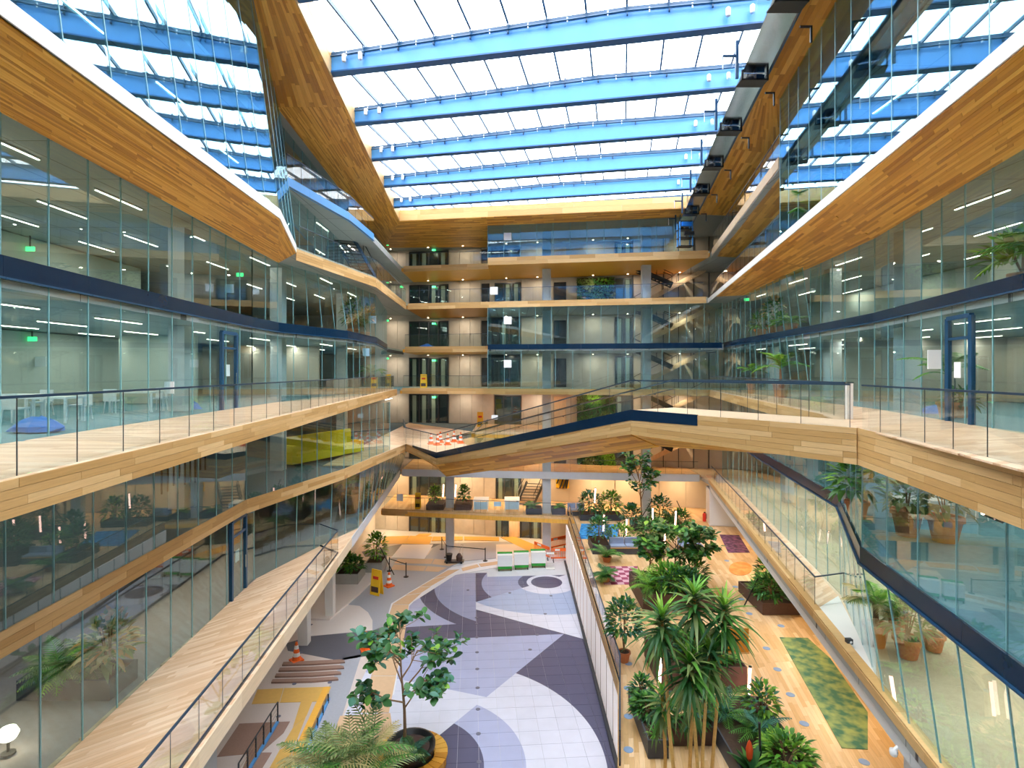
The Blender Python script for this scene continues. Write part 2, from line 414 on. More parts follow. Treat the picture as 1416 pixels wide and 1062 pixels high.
def lobby(px0, px1, z0, z1, seed):
    """dark glazed lift lobby: frame, glass leaves, timber and black slats, green exit sign"""
    DOORN[0] += 1; d = struct(empty('door_%d' % DOORN[0]))
    wall_piece(px0, px1, z0, z1, 'elevator_dark', 'recess', .0, d, .02)
    n = max(2, round((px1-px0)/13)); rr = random.Random(seed)
    for i in range(n+1):
        p = lerp(px0, px1, i/n); wall_piece(p-.6, p+.6, z0, z1, 'dark_frame', 'frame', .08, d, .1)
    wall_piece(px0, px1, z1-.12, z1, 'dark_frame', 'frame', .08, d, .1)
    for i in range(n):
        p = lerp(px0, px1, (i+.5)/n); k = rr.random()
        if k < .55: wall_piece(p-3, p+2.2, z0, z1-.15, 'wall_taupe', 'side_panel', .03, d, .02)
        wall_piece(p-5.2, p+5.2, z0+.05, z1-.15, 'glass_facade', 'pane', .1, d, .02)
    return d
def exit_sign(p, label, w=.34, h=.17):
    o = MB().box(-w/2, w/2, -.03, .03, -h/2, h/2).build('exit_sign', 'exit_green'); o.location = p
    return tag(o, label, 'sign', 'green exit signs')
zc = lambda L: LV[L+1]-.5
for L in range(0, 8):
    z0 = LV[L]; z1 = zc(L) if L < 7 else 28.0
    lobby(567, 620, z0, z1-.25, L)
    if L != 1: concrete_run(517, 566.5, z0, z1)
    else: concrete_run(517, 566.5, z0, z1, 'wall_taupe')
    if L >= 2:
        concrete_run(621, 665 if L >= 4 else 684, z0, z1)
        wall_piece(666, 677, z0, z1-.3, 'elevator_dark', 'niche', .0, None, .03) if L >= 4 else None
        if L in (3, 6): lobby(685, 720, z0, z1-.3, L+20)
        else:
            wall_piece(677.5, 719.5, z0, z1, 'elevator_dark', 'recess', 0, None, .03)
            lobby(690, 719, z0, z1-.3, L+20)
        concrete_run(721, 765, z0, z1, 'concrete', 22)
        wall_piece(766, 783, z0, z1-.4, 'wood_pale' if L in (3, 7) else 'elevator_dark', 'niche', 0, None, .03)
        concrete_run(784, 850, z0, z1, 'concrete', 22)
        lobby(851, 874, z0, z1-.2, L+40)
        concrete_run(875, 1000, z0, z1, 'wall_taupe', 21)
        for q in range(875, 1000, 21): wall_piece(q-.5, q+.5, z0, z1, 'dark_frame', 'frame', .14, None, .05)
concrete_run(620, 686, 3.6, 6.75, 'concrete', 16); lobby(687, 720, 3.6, 6.4, 60)
concrete_run(721, 733, 3.6, 6.75, 'wall_taupe'); concrete_run(757, 850, 3.6, 6.75, 'wall_taupe', 30)
wall_piece(733.5, 756.5, 3.6, 6.75, 'wall_taupe', 'recess', 0, None, .03)
for q in (851, 871, 891): wall_piece(q, q+19.5, 3.6, 6.5, 'wall_taupe', 'door_leaf', .05)
concrete_run(911, 985, 3.6, 6.75, 'wall_taupe', 37)
concrete_run(640, 686, 0, 3.1, 'concrete', 15); lobby(687, 703, 0, 2.9, 61); lobby(720, 748, 0, 2.9, 62)
concrete_run(704, 719, 0, 3.1, 'wood_pale', 15); concrete_run(750, 800, 0, 3.1, 'wall_taupe', 22)
wall_piece(769, 787, 4.9, 6.7, 'yellow_sign', 'hazard_board', .1)
for i in range(4):
    q = 770+i*4.4
    a = BW(q, 4.95+(0 if i else .4), .3); b = BW(min(q+8, 787), 6.65-i*.12, .3)
    MB().bar(a, b, .12, .34, up=BDIR.cross(V((0, 0, 1)))).build('hazard_stripe', 'black_metal', WALLB)

# ---- concrete columns
def column(x, y, z0, z1, r=.36, mat='column_grey', lab='round grey concrete column rising through the back galleries', grp='concrete columns at the back'):
    o = MB().lathe((0, 0, 0), [(r, 0), (r, z1-z0)], 12).build('column', mat, None, True); o.location = (x, y, z0)
    struct(o); return o
COLB = [(-5.6, 50.4), (3.0, 48.4), (11.2, 46.6)]
for x, y in COLB:
    for L in range(8):
        z1 = LV[L+1]-.46 if L < 7 else 28.0
        if L >= 2 and x < 0: continue
        MB_ = MB().box(-.36, .36, -.3, .3, 0, z1-LV[L]).build('column', 'column_grey'); MB_.location = (x, y, LV[L]); struct(MB_)
for y in (20.7, 28.6):
    for L in (3, 4, 5, 6):
        x = -10.1-.087*y-.4 if y < 25 else -12.0
        o = MB().box(-.3, .3, -.3, .3, 0, 3.14).build('column', 'column_grey'); o.location = (x, y, LV[L]); struct(o)
for y, x in ((38, -11.6),):
    for L in (3, 4, 5): o = MB().box(-.3, .3, -.3, .3, 0, 3.14).build('column', 'column_grey'); o.location = (x, y, LV[L]); struct(o)
for y, x in ((20.8, 14.75), (28.5, 16.4), (37, 17.3)):
    for L in (2, 3, 4, 5): o = MB().box(-.3, .3, -.3, .3, 0, 3.1).build('column', 'column_grey'); o.location = (x+(0 if L > 2 else 1), y, LV[L]); struct(o)

# ================================================================ fascias and soffits
def fascia(pts, ztop, h, width, length, mat, inset=0.0):
    """vertical boards along a plan line running away from the camera; left side if x<0"""
    for (x0, y0), (x1, y1) in zip(pts[:-1], pts[1:]):
        t = trim(); s = 1
        n = V((y1-y0, -(x1-x0), 0)).normalized()
        if n.dot(V((0, 25, 0))-V((x0, y0, 0))) < 0: n = -n
        A = V((x0, y0, ztop-h)); B = V((x1, y1, ztop-h)); D = V((x0, y0, ztop)); C = V((x1, y1, ztop))
        if ((B-A).cross(D-A)).dot(n) < 0: A, B, C, D = B, A, D, C
        planks(t, A, B, C, D, width, length, mat, .035)
sub = lambda e, a, b: [p for p in e if a <= p[1] <= b]
fascia([(Lx(3), 3), (Lx(28), 28)], 14.4, .52, .13, 2.2, 'wood_fascia')
fascia([(Lx(28), 28), (Lx(46.9), 46.9)], 14.4, .52, .17, 2.2, 'wood_fascia')
fascia([(-9.7, 6), (-10.5, 22)], 10.8, .52, .17, 2.4, 'wood_fascia')
fascia([(-10.5, 22), (-8.75, 29), (-7.5, 39)], 10.8, .55, .18, 2.2, 'wood_fascia')
fascia([(Lx(8), 8), (Lx(29), 29)], 7.2, .5, .5, 3.0, 'wood_pale')
fascia([(Lx(29), 29), (Lx(48.9), 48.9)], 7.2, .55, .55, 4, 'grey_steel')
fascia([(4.7+.01, -8), (7.82, 8.5)], 14.4, .95, .16, 2.2, 'wood_fascia')
fascia([(7.82, 8.5), (8.95, 14.4)], 14.4, .95, .16, 2.2, 'wood_fascia')
fascia([(10.15, 16.9), (Rx(45.4), 45.4)], 14.4, .5, .17, 2.2, 'wood_fascia')
# L6 white edges
fascia([(-7.6, -1), (-8.0, 8.7), (-8.45, 20.2), (-10.1, 26)], 21.75, .34, .34, 5.0, 'white_paint')
fascia([(-10.1, 26), (-8.4, 34.3), (-8.9, 46.6)], 21.6, .55, .14, 2.0, 'wood_fascia')
fascia([(Rx(2), 2), (Rx(24.5), 24.5), (Rx(45), 45)], 21.75, .34, .34, 5.0, 'white_paint')
fascia([(Rx(24.5), 24.5), (Rx(43), 43)], 25.3, .5, .5, 5.0, 'wood_pale')
# L6 soffits (boards run along the facade)
def soffit(inner, outer, zi, zo, width, length, mat='wood_soffit'):
    for (a, b), (c, d) in zip(zip(inner[:-1], inner[1:]), zip(outer[:-1], outer[1:])):
        t = struct(empty('ceiling'))
        A = V((a[0], a[1], zi)); B = V((b[0], b[1], zi)); D = V((c[0], c[1], zo)); C = V((d[0], d[1], zo))
        if ((B-A).cross(D-A)).z > 0: A, B, C, D = B, A, D, C
        planks(t, A, B, C, D, width, length, mat, .03)
soffit([(-10.3, 4), (-10.3, 11.2), (-11.2, 26.6)], [(-7.8, 1), (-8.03, 8.7), (-8.45, 20.2)], 21.1, 21.41, .2, 2.4)
soffit([(-11.2, 26.6), (-11.2, 26.7)], [(-8.45, 20.2), (-10.1, 26)], 21.1, 21.41, .2, 2.4)
soffit([(11.0, 8), (12.0, 13), (14.2, 21.8), (15.0, 28), (16.0, 38)], [(Rx(4), 4), (Rx(9.5), 9.5), (Rx(19), 19), (Rx(27), 27), (Rx(41), 41)], 21.1, 21.41, .2, 2.4)
# L7 right soffit seen from below
soffit([(13.6, 24.6), (17.3, 43)], [(Rx(24.5), 24.5), (Rx(43), 43)], 24.7, 24.8, .2, 2.4)
# roof wing soffits
xo = lambda y: -5.7-.0746*y
soffit([(-7.7, 3), (-8.1, 17.2), (-10.7, 25.3), (-12.3, 54)], [(xo(3), 3), (xo(17.2), 17.2), (xo(25.3), 25.3), (xo(44.7), 44.7)], 27.9, 27.9, .2, 2.4)
xr = lambda y: 5.7+.2*y
soffit([(Rx(3)+.1, 3), (Rx(24.5)+.1, 24.5), (15.6, 31), (17.5, 43)], [(xr(3), 3), (xr(24.5), 24.5), (xr(30), 30), (xr(42.6), 42.6)], 27.9, 27.9, .2, 2.4)
soffit([(-12.3, 54), (-2, 53.8)], [(-9.05, 44.5), (-2, 43.35)], 27.9, 27.9, .2, 2.4)
soffit([(-2, 45.9), (14.0, 43.2)], [(-2, 43.35), (14.0, 40.8)], 27.9, 27.9, .25, 2.4)
# upstands round the skylight
fascia([(xo(0), 0), (xo(44.6), 44.6)], 29.2, 1.3, .65, 4.5, 'wood_fascia')
fascia([(xr(0), 0), (xr(41), 41)], 29.2, 1.3, .65, 4.5, 'wood_pale')
fascia([(-9.0, 44.5), (14.0, 40.8)], 28.75, .85, .425, 4.5, 'wood_fascia')
# solid roof over the wings
struct(MB().prism([(-27, -9), (xo(-9), -9), (xo(44.5), 44.5), (-27, 56)], 27.95, 28.2).build('ceiling', 'ceiling_metal'))
struct(MB().prism([(32, -9), (xr(-9), -9), (xr(41), 41), (32, 50)], 27.95, 28.2).build('ceiling', 'ceiling_metal'))
struct(MB().prism([(-27, 62), (-27, 56), (xo(44.5), 44.5), (xr(41), 41), (32, 50), (32, 58)], 27.95, 28.2).build('ceiling', 'ceiling_metal'))
struct(MB().prism([(xo(-9), -9), (xr(-9), -9), (xr(-5), -5), (xo(-5), -5)], 27.95, 28.2).build('ceiling', 'ceiling_metal'))
# back fascias
def bf(x0, x1, a, b, ztop, h, w, mat='wood_fascia', l=2.4): fascia([(x0, a+b*x0), (x1, a+b*x1)], ztop, h, w, l, mat)
bf(-9.6, -2.02, 47.7, -.17, 25.2, .5, .25); bf(-2, 15.2, 45.6, -.165, 25.25, .62, .31)
bf(-8.8, 14.9, 45.4, -.18, 21.6, .5, .25)
bf(-9.4, -2.02, 47.2, -.18, 18.05, .5, .25); bf(-9.5, 15.7, 46.6, -.17, 14.45, .5, .25)
bf(-11.6, 4.75, 47.72, -.17, 3.65, .6, .2)
bf(-9.7, 15.7, 48.2, -.10, 7.25, .62, .62, 'concrete_pale', 3.6)
bf(-2, 16.2, 45.58, -.165, 18.1, .42, .42, 'navy', 6)
# L2 right balcony: timber cap and white wall-beam
for a, b in ((8, 20), (20, 44.6)):
    t = trim(); planks(t, (Rx(a)-.02, a, 7.24), (Rx(a)+.28, a, 7.24), (Rx(b)+.28, b, 7.24), (Rx(b)-.02, b, 7.24), 3.0, .5, 'wood_fascia', .05, limit=60)
    fascia([(Rx(a), a), (Rx(b), b)], 7.24, .26, .26, 3.4, 'wood_fascia')
    fascia([(Rx(a)+.1, a), (Rx(b)+.1, b)], 6.98, .62, .62, 4.4, 'grey_steel')
# end walls below the right balcony
w_ = struct(MB().prism([(Rx(8)+.3, 8), (Rx(14.2)+.3, 14.2), (Rx(14.2)+.9, 14.2), (Rx(8)+.9, 8)], 3.6, 6.8).build('wall_right', 'grey_steel'))
w_ = struct(MB().prism([(Rx(44.3), 44.3), (Rx(46.2), 46.2), (19.5, 45.6), (19.5, 43.7)], 3.6, 6.4).build('wall_right', 'grey_steel'))
# L3/L5 navy bands
def band(pts, z0, z1, off=.06, mat='navy'):
    for (x0, y0), (x1, y1) in zip(pts[:-1], pts[1:]):
        t = trim(); n = max(1, round(V((x1-x0, y1-y0)).length/2.5)); d = V((x1-x0, y1-y0, 0)).normalized(); s = V((d.y, -d.x, 0))
        if s.dot(V((0, 25, 0))-V((x0, y0, 0))) < 0: s = -s
        for i in range(n):
            a = lerp(V((x0, y0, 0)), V((x1, y1, 0)), i/n)+d*.004; b = lerp(V((x0, y0, 0)), V((x1, y1, 0)), (i+1)/n)-d*.004
            z = V((0, 0, 1))
            c8 = [a+z*z0, b+z*z0, b+s*off+z*z0, a+s*off+z*z0]; MB().hexa(c8+[p+z*(z1-z0) for p in c8]).build('panel', mat, t)
            MB().bar(a+s*(off+.03)+z*(z0+.02), b+s*(off+.03)+z*(z0+.02), .06, .04).build('edge_rail', 'blue_dark', t)
band(LG4, 17.72, 18.2); band(RG4, 17.75, 18.15)
band([(Rx(4), 4), (10.0, 15.9), (13.2, 22.5), (16.7, 41)], 10.35, 10.85)
band([(Rx(2)+.5, 2), (Rx(24.3)+.5, 24.3)], 24.75, 25.3)
band([(-10.9, 26.6), (-9.7, 32.9), (-9.5, 38)], 24.75, 25.25, .08, 'blue_beam')

# ================================================================ timber balcony floors
def deck(A, B, C, D, width, length, mat='wood_floor', limit=300):
    t = struct(empty('floor'))
    A, B, C, D = V(A), V(B), V(C), V(D)
    if ((B-A).cross(D-A)).z < 0: A, B, C, D = B, A, D, C
    planks(t, A, B, C, D, width, length, mat, .033, limit=limit, proud=.002, gap=.004)
z = 14.365
deck((-9.85, 6, z), (Lx(6), 6, z), (Lx(14), 14, z), (-10.5, 14, z), .2, 1.6)
deck((-10.5, 14, z), (Lx(14), 14, z), (Lx(28), 28, z), (-11.2, 26, z), .25, 1.6)
deck((-11.2, 26, z), (Lx(28), 28, z), (Lx(46), 46, z), (-10.5, 46, z), .3, 2)
deck((6.8, 5, z), (11.5, 8, z), (12.5, 14.8, z), (8.95, 14.4, z), .2, 1.6)
deck((8.95, 14.4, z), (12.5, 14.8, z), (14.2, 21.6, z), (Rx(19.5), 19.5, z), .25, 1.6)
deck((Rx(19.5), 19.5, z), (14.2, 21.6, z), (16.6, 44, z), (Rx(44), 44, z), .3, 2)
z = 7.165
deck((-9.9, 7, z), (Lx(9.6), 9.6, z), (Lx(19.5), 19.5, z), (-10.4, 17, z), .15, 1.5)
deck((-10.4, 17, z), (Lx(19.5), 19.5, z), (Lx(28), 28, z), (-10.7, 23.3, z), .18, 1.5)
deck((-10.7, 23.3, z), (Lx(28), 28, z), (Lx(31), 31, z), (-9.3, 28.6, z), .2, 1.5)
deck((Rx(20.4)+.3, 20.4, z), (12.6, 21.5, z), (16.7, 41, z), (Rx(41)+.3, 41, z), .2, 1.6)
struct(MB().prism([(Rx(15)+.3, 15), (Rx(20.4)+.3, 20.4), (12.6, 21.5)], 7.1, 7.2).build('floor', 'white_paint'))
deck((Rx(41), 41, z), (16.7, 41, z), (17.3, 46.5, z), (Rx(46.5), 46.5, z), .25, 1.6)
deck((-9.6, 49.2, z), (15.7, 46.7, z), (15.7, 50.2, z), (-9.6, 55.2, z), .35, 2, 'wood_floor_gold')
z = 10.765
deck((-10.2, 30, z), (-8.6, 30, z), (-7.4, 39.3, z), (-10.2, 40, z), .3, 2)
deck((-10.2, 40, z), (-7.4, 39.3, z), (-3.0, 46.6, z), (-10.2, 55, z), .3, 2)
deck((-3.0, 46.6, z), (4, 45.4, z), (4, 52.5, z), (-3, 53.8, z), .3, 2)
z = 3.565
deck((13.5, 17.2, z), (14.8, 24, z), (4.3, 22.5, z), (3.3, 17.2, z), .17, 1.5, 'wood_floor_gold')
deck((14.8, 24, z), (16.8, 34, z), (4.5, 33, z), (4.3, 22.5, z), .2, 1.7, 'wood_floor_gold')
deck((16.8, 34, z), (18.4, 43.4, z), (4.75, 46.6, z), (4.5, 33, z), .25, 2, 'wood_floor_gold')
deck((4.75, 46.7, z), (4.75, 52.4, z), (-11.6, 55.7, z), (-11.6, 49.7, z), .3, 2, 'wood_floor_gold')
deck((16, 44, z), (16, 50, z), (4.75, 52.3, z), (4.75, 46.6, z), .3, 2, 'wood_floor_gold')
# terrace edge: timber fascia and backlit panels down to the ground
fascia([(3.3, 17.2), (4.2, 21.9)], 3.65, .55, .14, 2.4, 'wood_fascia')
fascia([(4.2, 21.9), (4.75, 46.7)], 3.65, .55, .14, 2.4, 'wood_fascia')
t = trim(); t['label'] = 'backlit white panels with dark joints below the terrace edge'
for i in range(18):
    a = 15.0+i*1.75; fx = lambda y: 4.3+.008*(y-22) if y > 21.9 else 4.2-(21.9-y)*.19
    a2, b2 = a+.03, a+1.72
    MB().hexa([(fx(a2), a2, .1), (fx(b2), b2, .1), (fx(b2)+.1, b2, .1), (fx(a2)+.1, a2, .1), (fx(a2)+.0, a2, 3.08), (fx(b2), b2, 3.08), (fx(b2)+.1, b2, 3.08), (fx(a2)+.1, a2, 3.08)]).build('light_panel', 'backlit_white', t)
    MB().box(fx(a)-.01, fx(a)+.1, a-.03, a+.03, .0, 3.08).build('joint_strip', 'dark_frame', t)
    MB().bar((fx(a)-.08, a, .05), (fx(a+1.75)-.08, a+1.75, .05), .16, .1).build('kerb', 'dark_frame', t)

# ================================================================ glazing
facade(LG4[:3], 14.4, 17.72); facade(LG4[:3], 18.2, 21.1)
facade(LG4[2:], 14.4, 17.72, 1.1); facade(LG4[2:], 18.2, 21.1, 1.1, top=[(-11.2, 24), (-11.2, 26.6), (-9.9, 32), (-9.3, 38), (-10.8, 48)])
facade([(-9.7, 6), (-10.5, 22), (-8.75, 29), (-7.9, 36)], 10.8, 13.9, 1.27)
facade([(-9.75, 8), (-10.75, 23.2), (-9.3, 28.5), (Lx(30.8), 30.8), (Lx(48.5), 48.5)], 7.2, 10.3, 1.27, top=[(-9.75, 8), (-10.75, 23.2), (-9.2, 28.5), (-8.6, 31.5), (-8.6, 48.5)])
facade([(-7.6, -1), (-8.0, 8.7), (-8.45, 20.2)], 21.75, 27.9, 1.27, 'glass_upper', top=[(-7.55, -1), (-7.85, 7.6), (-8.15, 17.2)])
facade([(-8.45, 20.2), (-10.1, 26)], 21.75, 27.9, 1.5, 'glass_upper', top=[(-8.15, 17.2), (-10.7, 25.6)])
facade([(-10.9, 26.2), (-12.2, 46)], 21.6, 24.75, 1.4); facade([(-11.2, 26.2), (-12.4, 46)], 25.25, 27.9, 1.4)
facade([(11.0, 6), (12.0, 13), (14.2, 21.8), (15, 28)], 14.4, 17.75); facade([(11.0, 6), (12.0, 13), (14.2, 21.8), (15, 28)], 18.15, 21.1)
facade(RG4[3:], 14.4, 17.75, 1.1, top=[(14.6, 28), (16, 39), (17.2, 47)]); facade(RG4[3:], 18.15, 21.1, 1.1, top=[(14.6, 28), (16, 39), (17.2, 47)])
facade([(Rx(-1)+.05, -1), (Rx(24.5)+.05, 24.5)], 21.75, 27.9, 1.27, 'glass_upper')
facade([(14.0, 24.6), (17.6, 44)], 25.2, 27.9, 1.5); facade([(14.0, 24.6), (17.6, 44)], 21.6, 24.7, 1.5)
facade([(Rx(4)+.02, 4), (9.95, 14.9), (12.7, 21.5), (16.7, 41), (17.4, 46)], 7.24, 10.35, 1.45, top=[(Rx(4)+.02, 4), (10.0, 15.9), (13.2, 22.5), (16.7, 41), (17.4, 46)])
facade([(Rx(4)+.04, 4), (10.0, 15.9), (13.2, 22.5), (16.7, 41), (17.4, 46)], 10.85, 13.5, 1.45)
bp = lambda x, a=45.6, b=-.165: (x, a+b*x)
facade([(-2, 53), bp(-2), bp(14)], 25.25, 27.9, 1.35)
facade([(-2, 53), bp(-2), bp(16.2)], 18.1, 21.15, 1.35); facade([(-2, 53), bp(-2), bp(15.9)], 14.45, 17.68, 1.35)
# glazed doors in the facades
def frame_door(a, b, z0, h, name='door'):
    DOORN[0] += 1; d = struct(empty('door_%d' % DOORN[0])); a = V((a[0], a[1], z0)); b = V((b[0], b[1], z0)); H = V((0, 0, h))
    for p in (a, b): MB().bar(p, p+H, .12, .12).build('jamb', 'blue_dark', d)
    MB().bar(a+H, b+H, .12, .12).build('head', 'blue_dark', d); MB().bar(a+H*.8, b+H*.8, .08, .08).build('transom', 'blue_dark', d)
    m = (a+b)/2; u = (b-a).normalized()
    MB().bar(lerp(a, b, .85)+V((.1, 0, .9)), lerp(a, b, .85)+V((.1, 0, 1.4)), .03).build('handle', 'chrome', d)
    s = u.cross(V((0, 0, 1)))*.05
    MB().obox(lerp(a, b, .5)+V((0, 0, 1.5))-s, V((0, 0, 1)), .34, .02, .45, up=u.cross(V((0, 0, 1)))).build('notice', 'paper_white', d)
frame_door((-10.95, 21.0), (-11.05, 22.3), 14.4, 2.95); frame_door((12.55, 15.2), (12.85, 16.4), 14.4, 3.0)
frame_door((-10.58, 21.0), (-10.68, 22.3), 7.2, 2.95)
# ================================================================ skylight
TB = V((1, -.2, 0)).normalized()     # along the beams
TD = V((.2, 1, 0)).normalized()      # along the ridge
BEAM0 = V((-7.4, 22.8, 0))
RIDGE = 11.87
def beam_ends(k):
    p = BEAM0+V((-.0746, 1, 0))*(4.62*k)
    # left end on xo line, run to xr line
    p = V((xo(p.y), p.y, 0)); t = (5.7+.2*p.y-p.x)/(TB.x-.2*TB.y); return p, p+TB*t
rdg = lambda q: (q.x-(4.23-.2*20.5))-.2*q.y   # signed distance-like from the ridge line
def roof_z(q, base=29.0): return base+.34-abs(rdg(q))*.03
BEAMS = list(range(-6, 6))
for k in BEAMS:
    a, b = beam_ends(k); t = thing('roof_beam', 'deep blue steel beam spanning under the glass skylight', 'beam', (a.x, a.y, 28.0), 0, 'steel beams under the skylight')
    o = V((a.x, a.y, 28.0)); L = (b-a).length
    sR = RIDGE
    m = a+TB*sR
    za, zm, zb = [roof_z(q)-28.0-.08 for q in (a, m, b)]
    w = TD*.11
    prof = [(0, 0.06), (L, 0.06), (L, zb-.22), (sR, zm-.22), (0, za-.22)]
    vs = [TB*s-w+V((0, 0, z)) for s, z in prof]+[TB*s+w+V((0, 0, z)) for s, z in prof]
    MB()._add(vs, [(0, 1, 2, 3, 4), (9, 8, 7, 6, 5)]+[(i, i+5, (i+1) % 5+5, (i+1) % 5) for i in range(5)]).build('web', 'blue_beam', t)
    MB().bar((0, 0, .03), TB*L+V((0, 0, .03)), .4, .06).build('bottom_flange', 'blue_flange', t)
    for s0, s1, z0, z1 in ((0, sR, za, zm), (sR, L, zm, zb)):
        A = TB*s0+V((0, 0, z0-.16)); B = TB*s1+V((0, 0, z1-.16))
        MB().bar(A, B, .34, .15).build('top_flange', 'blue_dark', t)
        MB().tube([A-TD*.26-V((0, 0, .14)), B-TD*.26-V((0, 0, .14))], .035, 6).build('pipe', 'blue_dark', t)
    for s in [sR-1.48*i for i in range(-2, 9)]:
        if .1 < s < L-.1:
            z = lerp(za, zm, s/sR) if s < sR else lerp(zm, zb, (s-sR)/(L-sR))
            MB().bar(TB*s-TD*.2+V((0, 0, z-.42)), TB*s-TD*.2+V((0, 0, z-.05)), .05, .12, up=TD).build('bracket', 'blue_dark', t)
            if (s > 1): MB().bar(TB*(s-.7)-TD*.26+V((0, 0, z-.4)), TB*(s-.7)-TD*.26+V((0, 0, z-.22)), .04).build('pipe_clip', 'paper_white', t)
    for s in (.75, 1.45, L-1.2, L-2.0):
        c = MB().lathe(TB*s-TD*.35+V((0, 0, .28)), [(.075, 0), (.085, .05), (.085, .26), (.05, .3)], 10).build('spotlight', 'spot_white', t)
        MB().bar(TB*s-TD*.3+V((0, 0, .5)), TB*s-TD*.1+V((0, 0, .5)), .04).build('spotlight_arm', 'chrome', t)
# panes and glazing bars between the beams
for k in BEAMS[:-1]:
    a0, b0 = beam_ends(k); a1, b1 = beam_ends(k+1)
    wn = newwin()
    m0 = a0+TB*RIDGE
    L0 = (b0-a0).length
    ss = [RIDGE-1.48*i for i in range(-14, 15)]
    def pt(base, s):   # point on the beam line at parameter measured from the ridge
        q = base+TB*s; return V((q.x, q.y, roof_z(q)+.02))
    r0 = a0+TB*((-(rdg(a0)))/(TB.x-.2*TB.y)); r1 = a1+TB*((-(rdg(a1)))/(TB.x-.2*TB.y))
    lo = min((a0-r0).dot(TB), (a1-r1).dot(TB)); hi = max((b0-r0).dot(TB), (b1-r1).dot(TB))
    cuts = [i*1.48 for i in range(-16, 12) if lo-.4 < i*1.48 < hi+.4]
    for s0, s1 in zip(cuts[:-1], cuts[1:]):
        q = [pt(r0, s0+.02), pt(r0, s1-.02), pt(r1, s1-.02), pt(r1, s0+.02)]
        MB().hexa(q+[p+V((0, 0, .03)) for p in q]).build('pane', 'glass_roof', wn)
    for s in cuts:
        MB().bar(pt(r0, s)-V((0, 0, .04)), pt(r1, s)-V((0, 0, .04)), .075, .16).build('glazing_bar', 'blue_dark', wn)

# ---- maintenance gantry hanging along the right edge of the skylight
g = thing('maintenance_gantry', 'long mirrored steel maintenance gantry hung with black machine boxes under the skylight edge', 'gantry', (5.1, 0, 27))
gx = lambda y: .19*y
for i in range(9):
    y0 = 12+4.4*i-4.4; y1 = y0+4.4
    c8 = lambda x0, x1, z0, z1: [V((gx(y0)+x0, y0+.03, z0)), V((gx(y0)+x1, y0+.03, z0)), V((gx(y1)+x1, y1-.03, z0)), V((gx(y1)+x0, y1-.03, z0)), V((gx(y0)+x0, y0+.03, z1)), V((gx(y0)+x1, y0+.03, z1)), V((gx(y1)+x1, y1-.03, z1)), V((gx(y1)+x0, y1-.03, z1))]
    MB().hexa(c8(-.45, .5, 0, .06)).build('mirror_panel', 'chrome', g)
    MB().hexa(c8(-.5, -.46, 0, 1.15)).build('side_glass', 'glass_rail', g)
    MB().hexa(c8(.5, .56, -.05, .12)).build('side_channel', 'blue_dark', g)
    yb = y0+4.3
    if yb < 47:
        xb = gx(yb)
        b = MB()
        for zz in (-.32, .02): b.box(xb-.5, xb+.5, yb-.03, yb+.03, zz, zz+.06)
        for xx in (-.5, .44): b.box(xb+xx, xb+xx+.06, yb-.03, yb+.03, -.32, .05)
        b.box(xb-.5, xb+.5, yb+.05, yb+.55, -.3, -.26)
        mb = b.build('machine_box', 'black_metal', g)
        MB().lathe((xb-.1, yb+.2, -.24), [(.14, 0), (.16, .1), (.1, .22)], 8).build('motor', 'dark_frame', mb)
        MB().box(xb+.1, xb+.4, yb+.1, yb+.4, -.24, -.05).build('drive_unit', 'blue_dark', mb)
        MB().box(xb-.72, xb-.62, yb-.05, yb+.05, -.25, 1.15).build('hanger', 'blue_dark', g)
        MB().box(xb-1.2, xb-.62, yb-.03, yb+.03, .55, .62).build('hanger_arm', 'blue_dark', g)
        MB().tube([(xb-1.2, yb, .6), (xb-1.2, yb, .1)], .025, 5).build('cable_tail', 'paper_white', g)
        MB().box(xb+.55, xb+.95, yb-2.2, yb-2.14, .3, .36).build('bracket', 'black_metal', g)
        MB().box(xb+.89, xb+.95, yb-2.2, yb-2.14, -.2, .36).build('bracket_drop', 'black_metal', g)
MB()
# lift cage parked at the far end
c = PD(947, 322, 40); cg = thing('access_cradle', 'blue and black steel access cradle parked at the end of the gantry', 'cradle', (c.x, c.y, 26.0))
for sx in (-.45, .45):
    for sy in (-.3, .3): MB().box(sx-.04, sx+.04, sy-.04, sy+.04, -1.2, .6).build('post', 'blue_beam', cg)
for zz in (-1.2, -.6, .0, .55): MB().box(-.5, .5, -.34, .34, zz, zz+.06).build('platform', 'black_metal', cg)
MB().box(-.35, .35, -.5, -.3, .2, .5).build('motor_housing', 'blue_plastic', cg)
MB().box(-.2, .5, -.6, -.35, -.45, -.2).build('control_box', 'black_metal', cg)

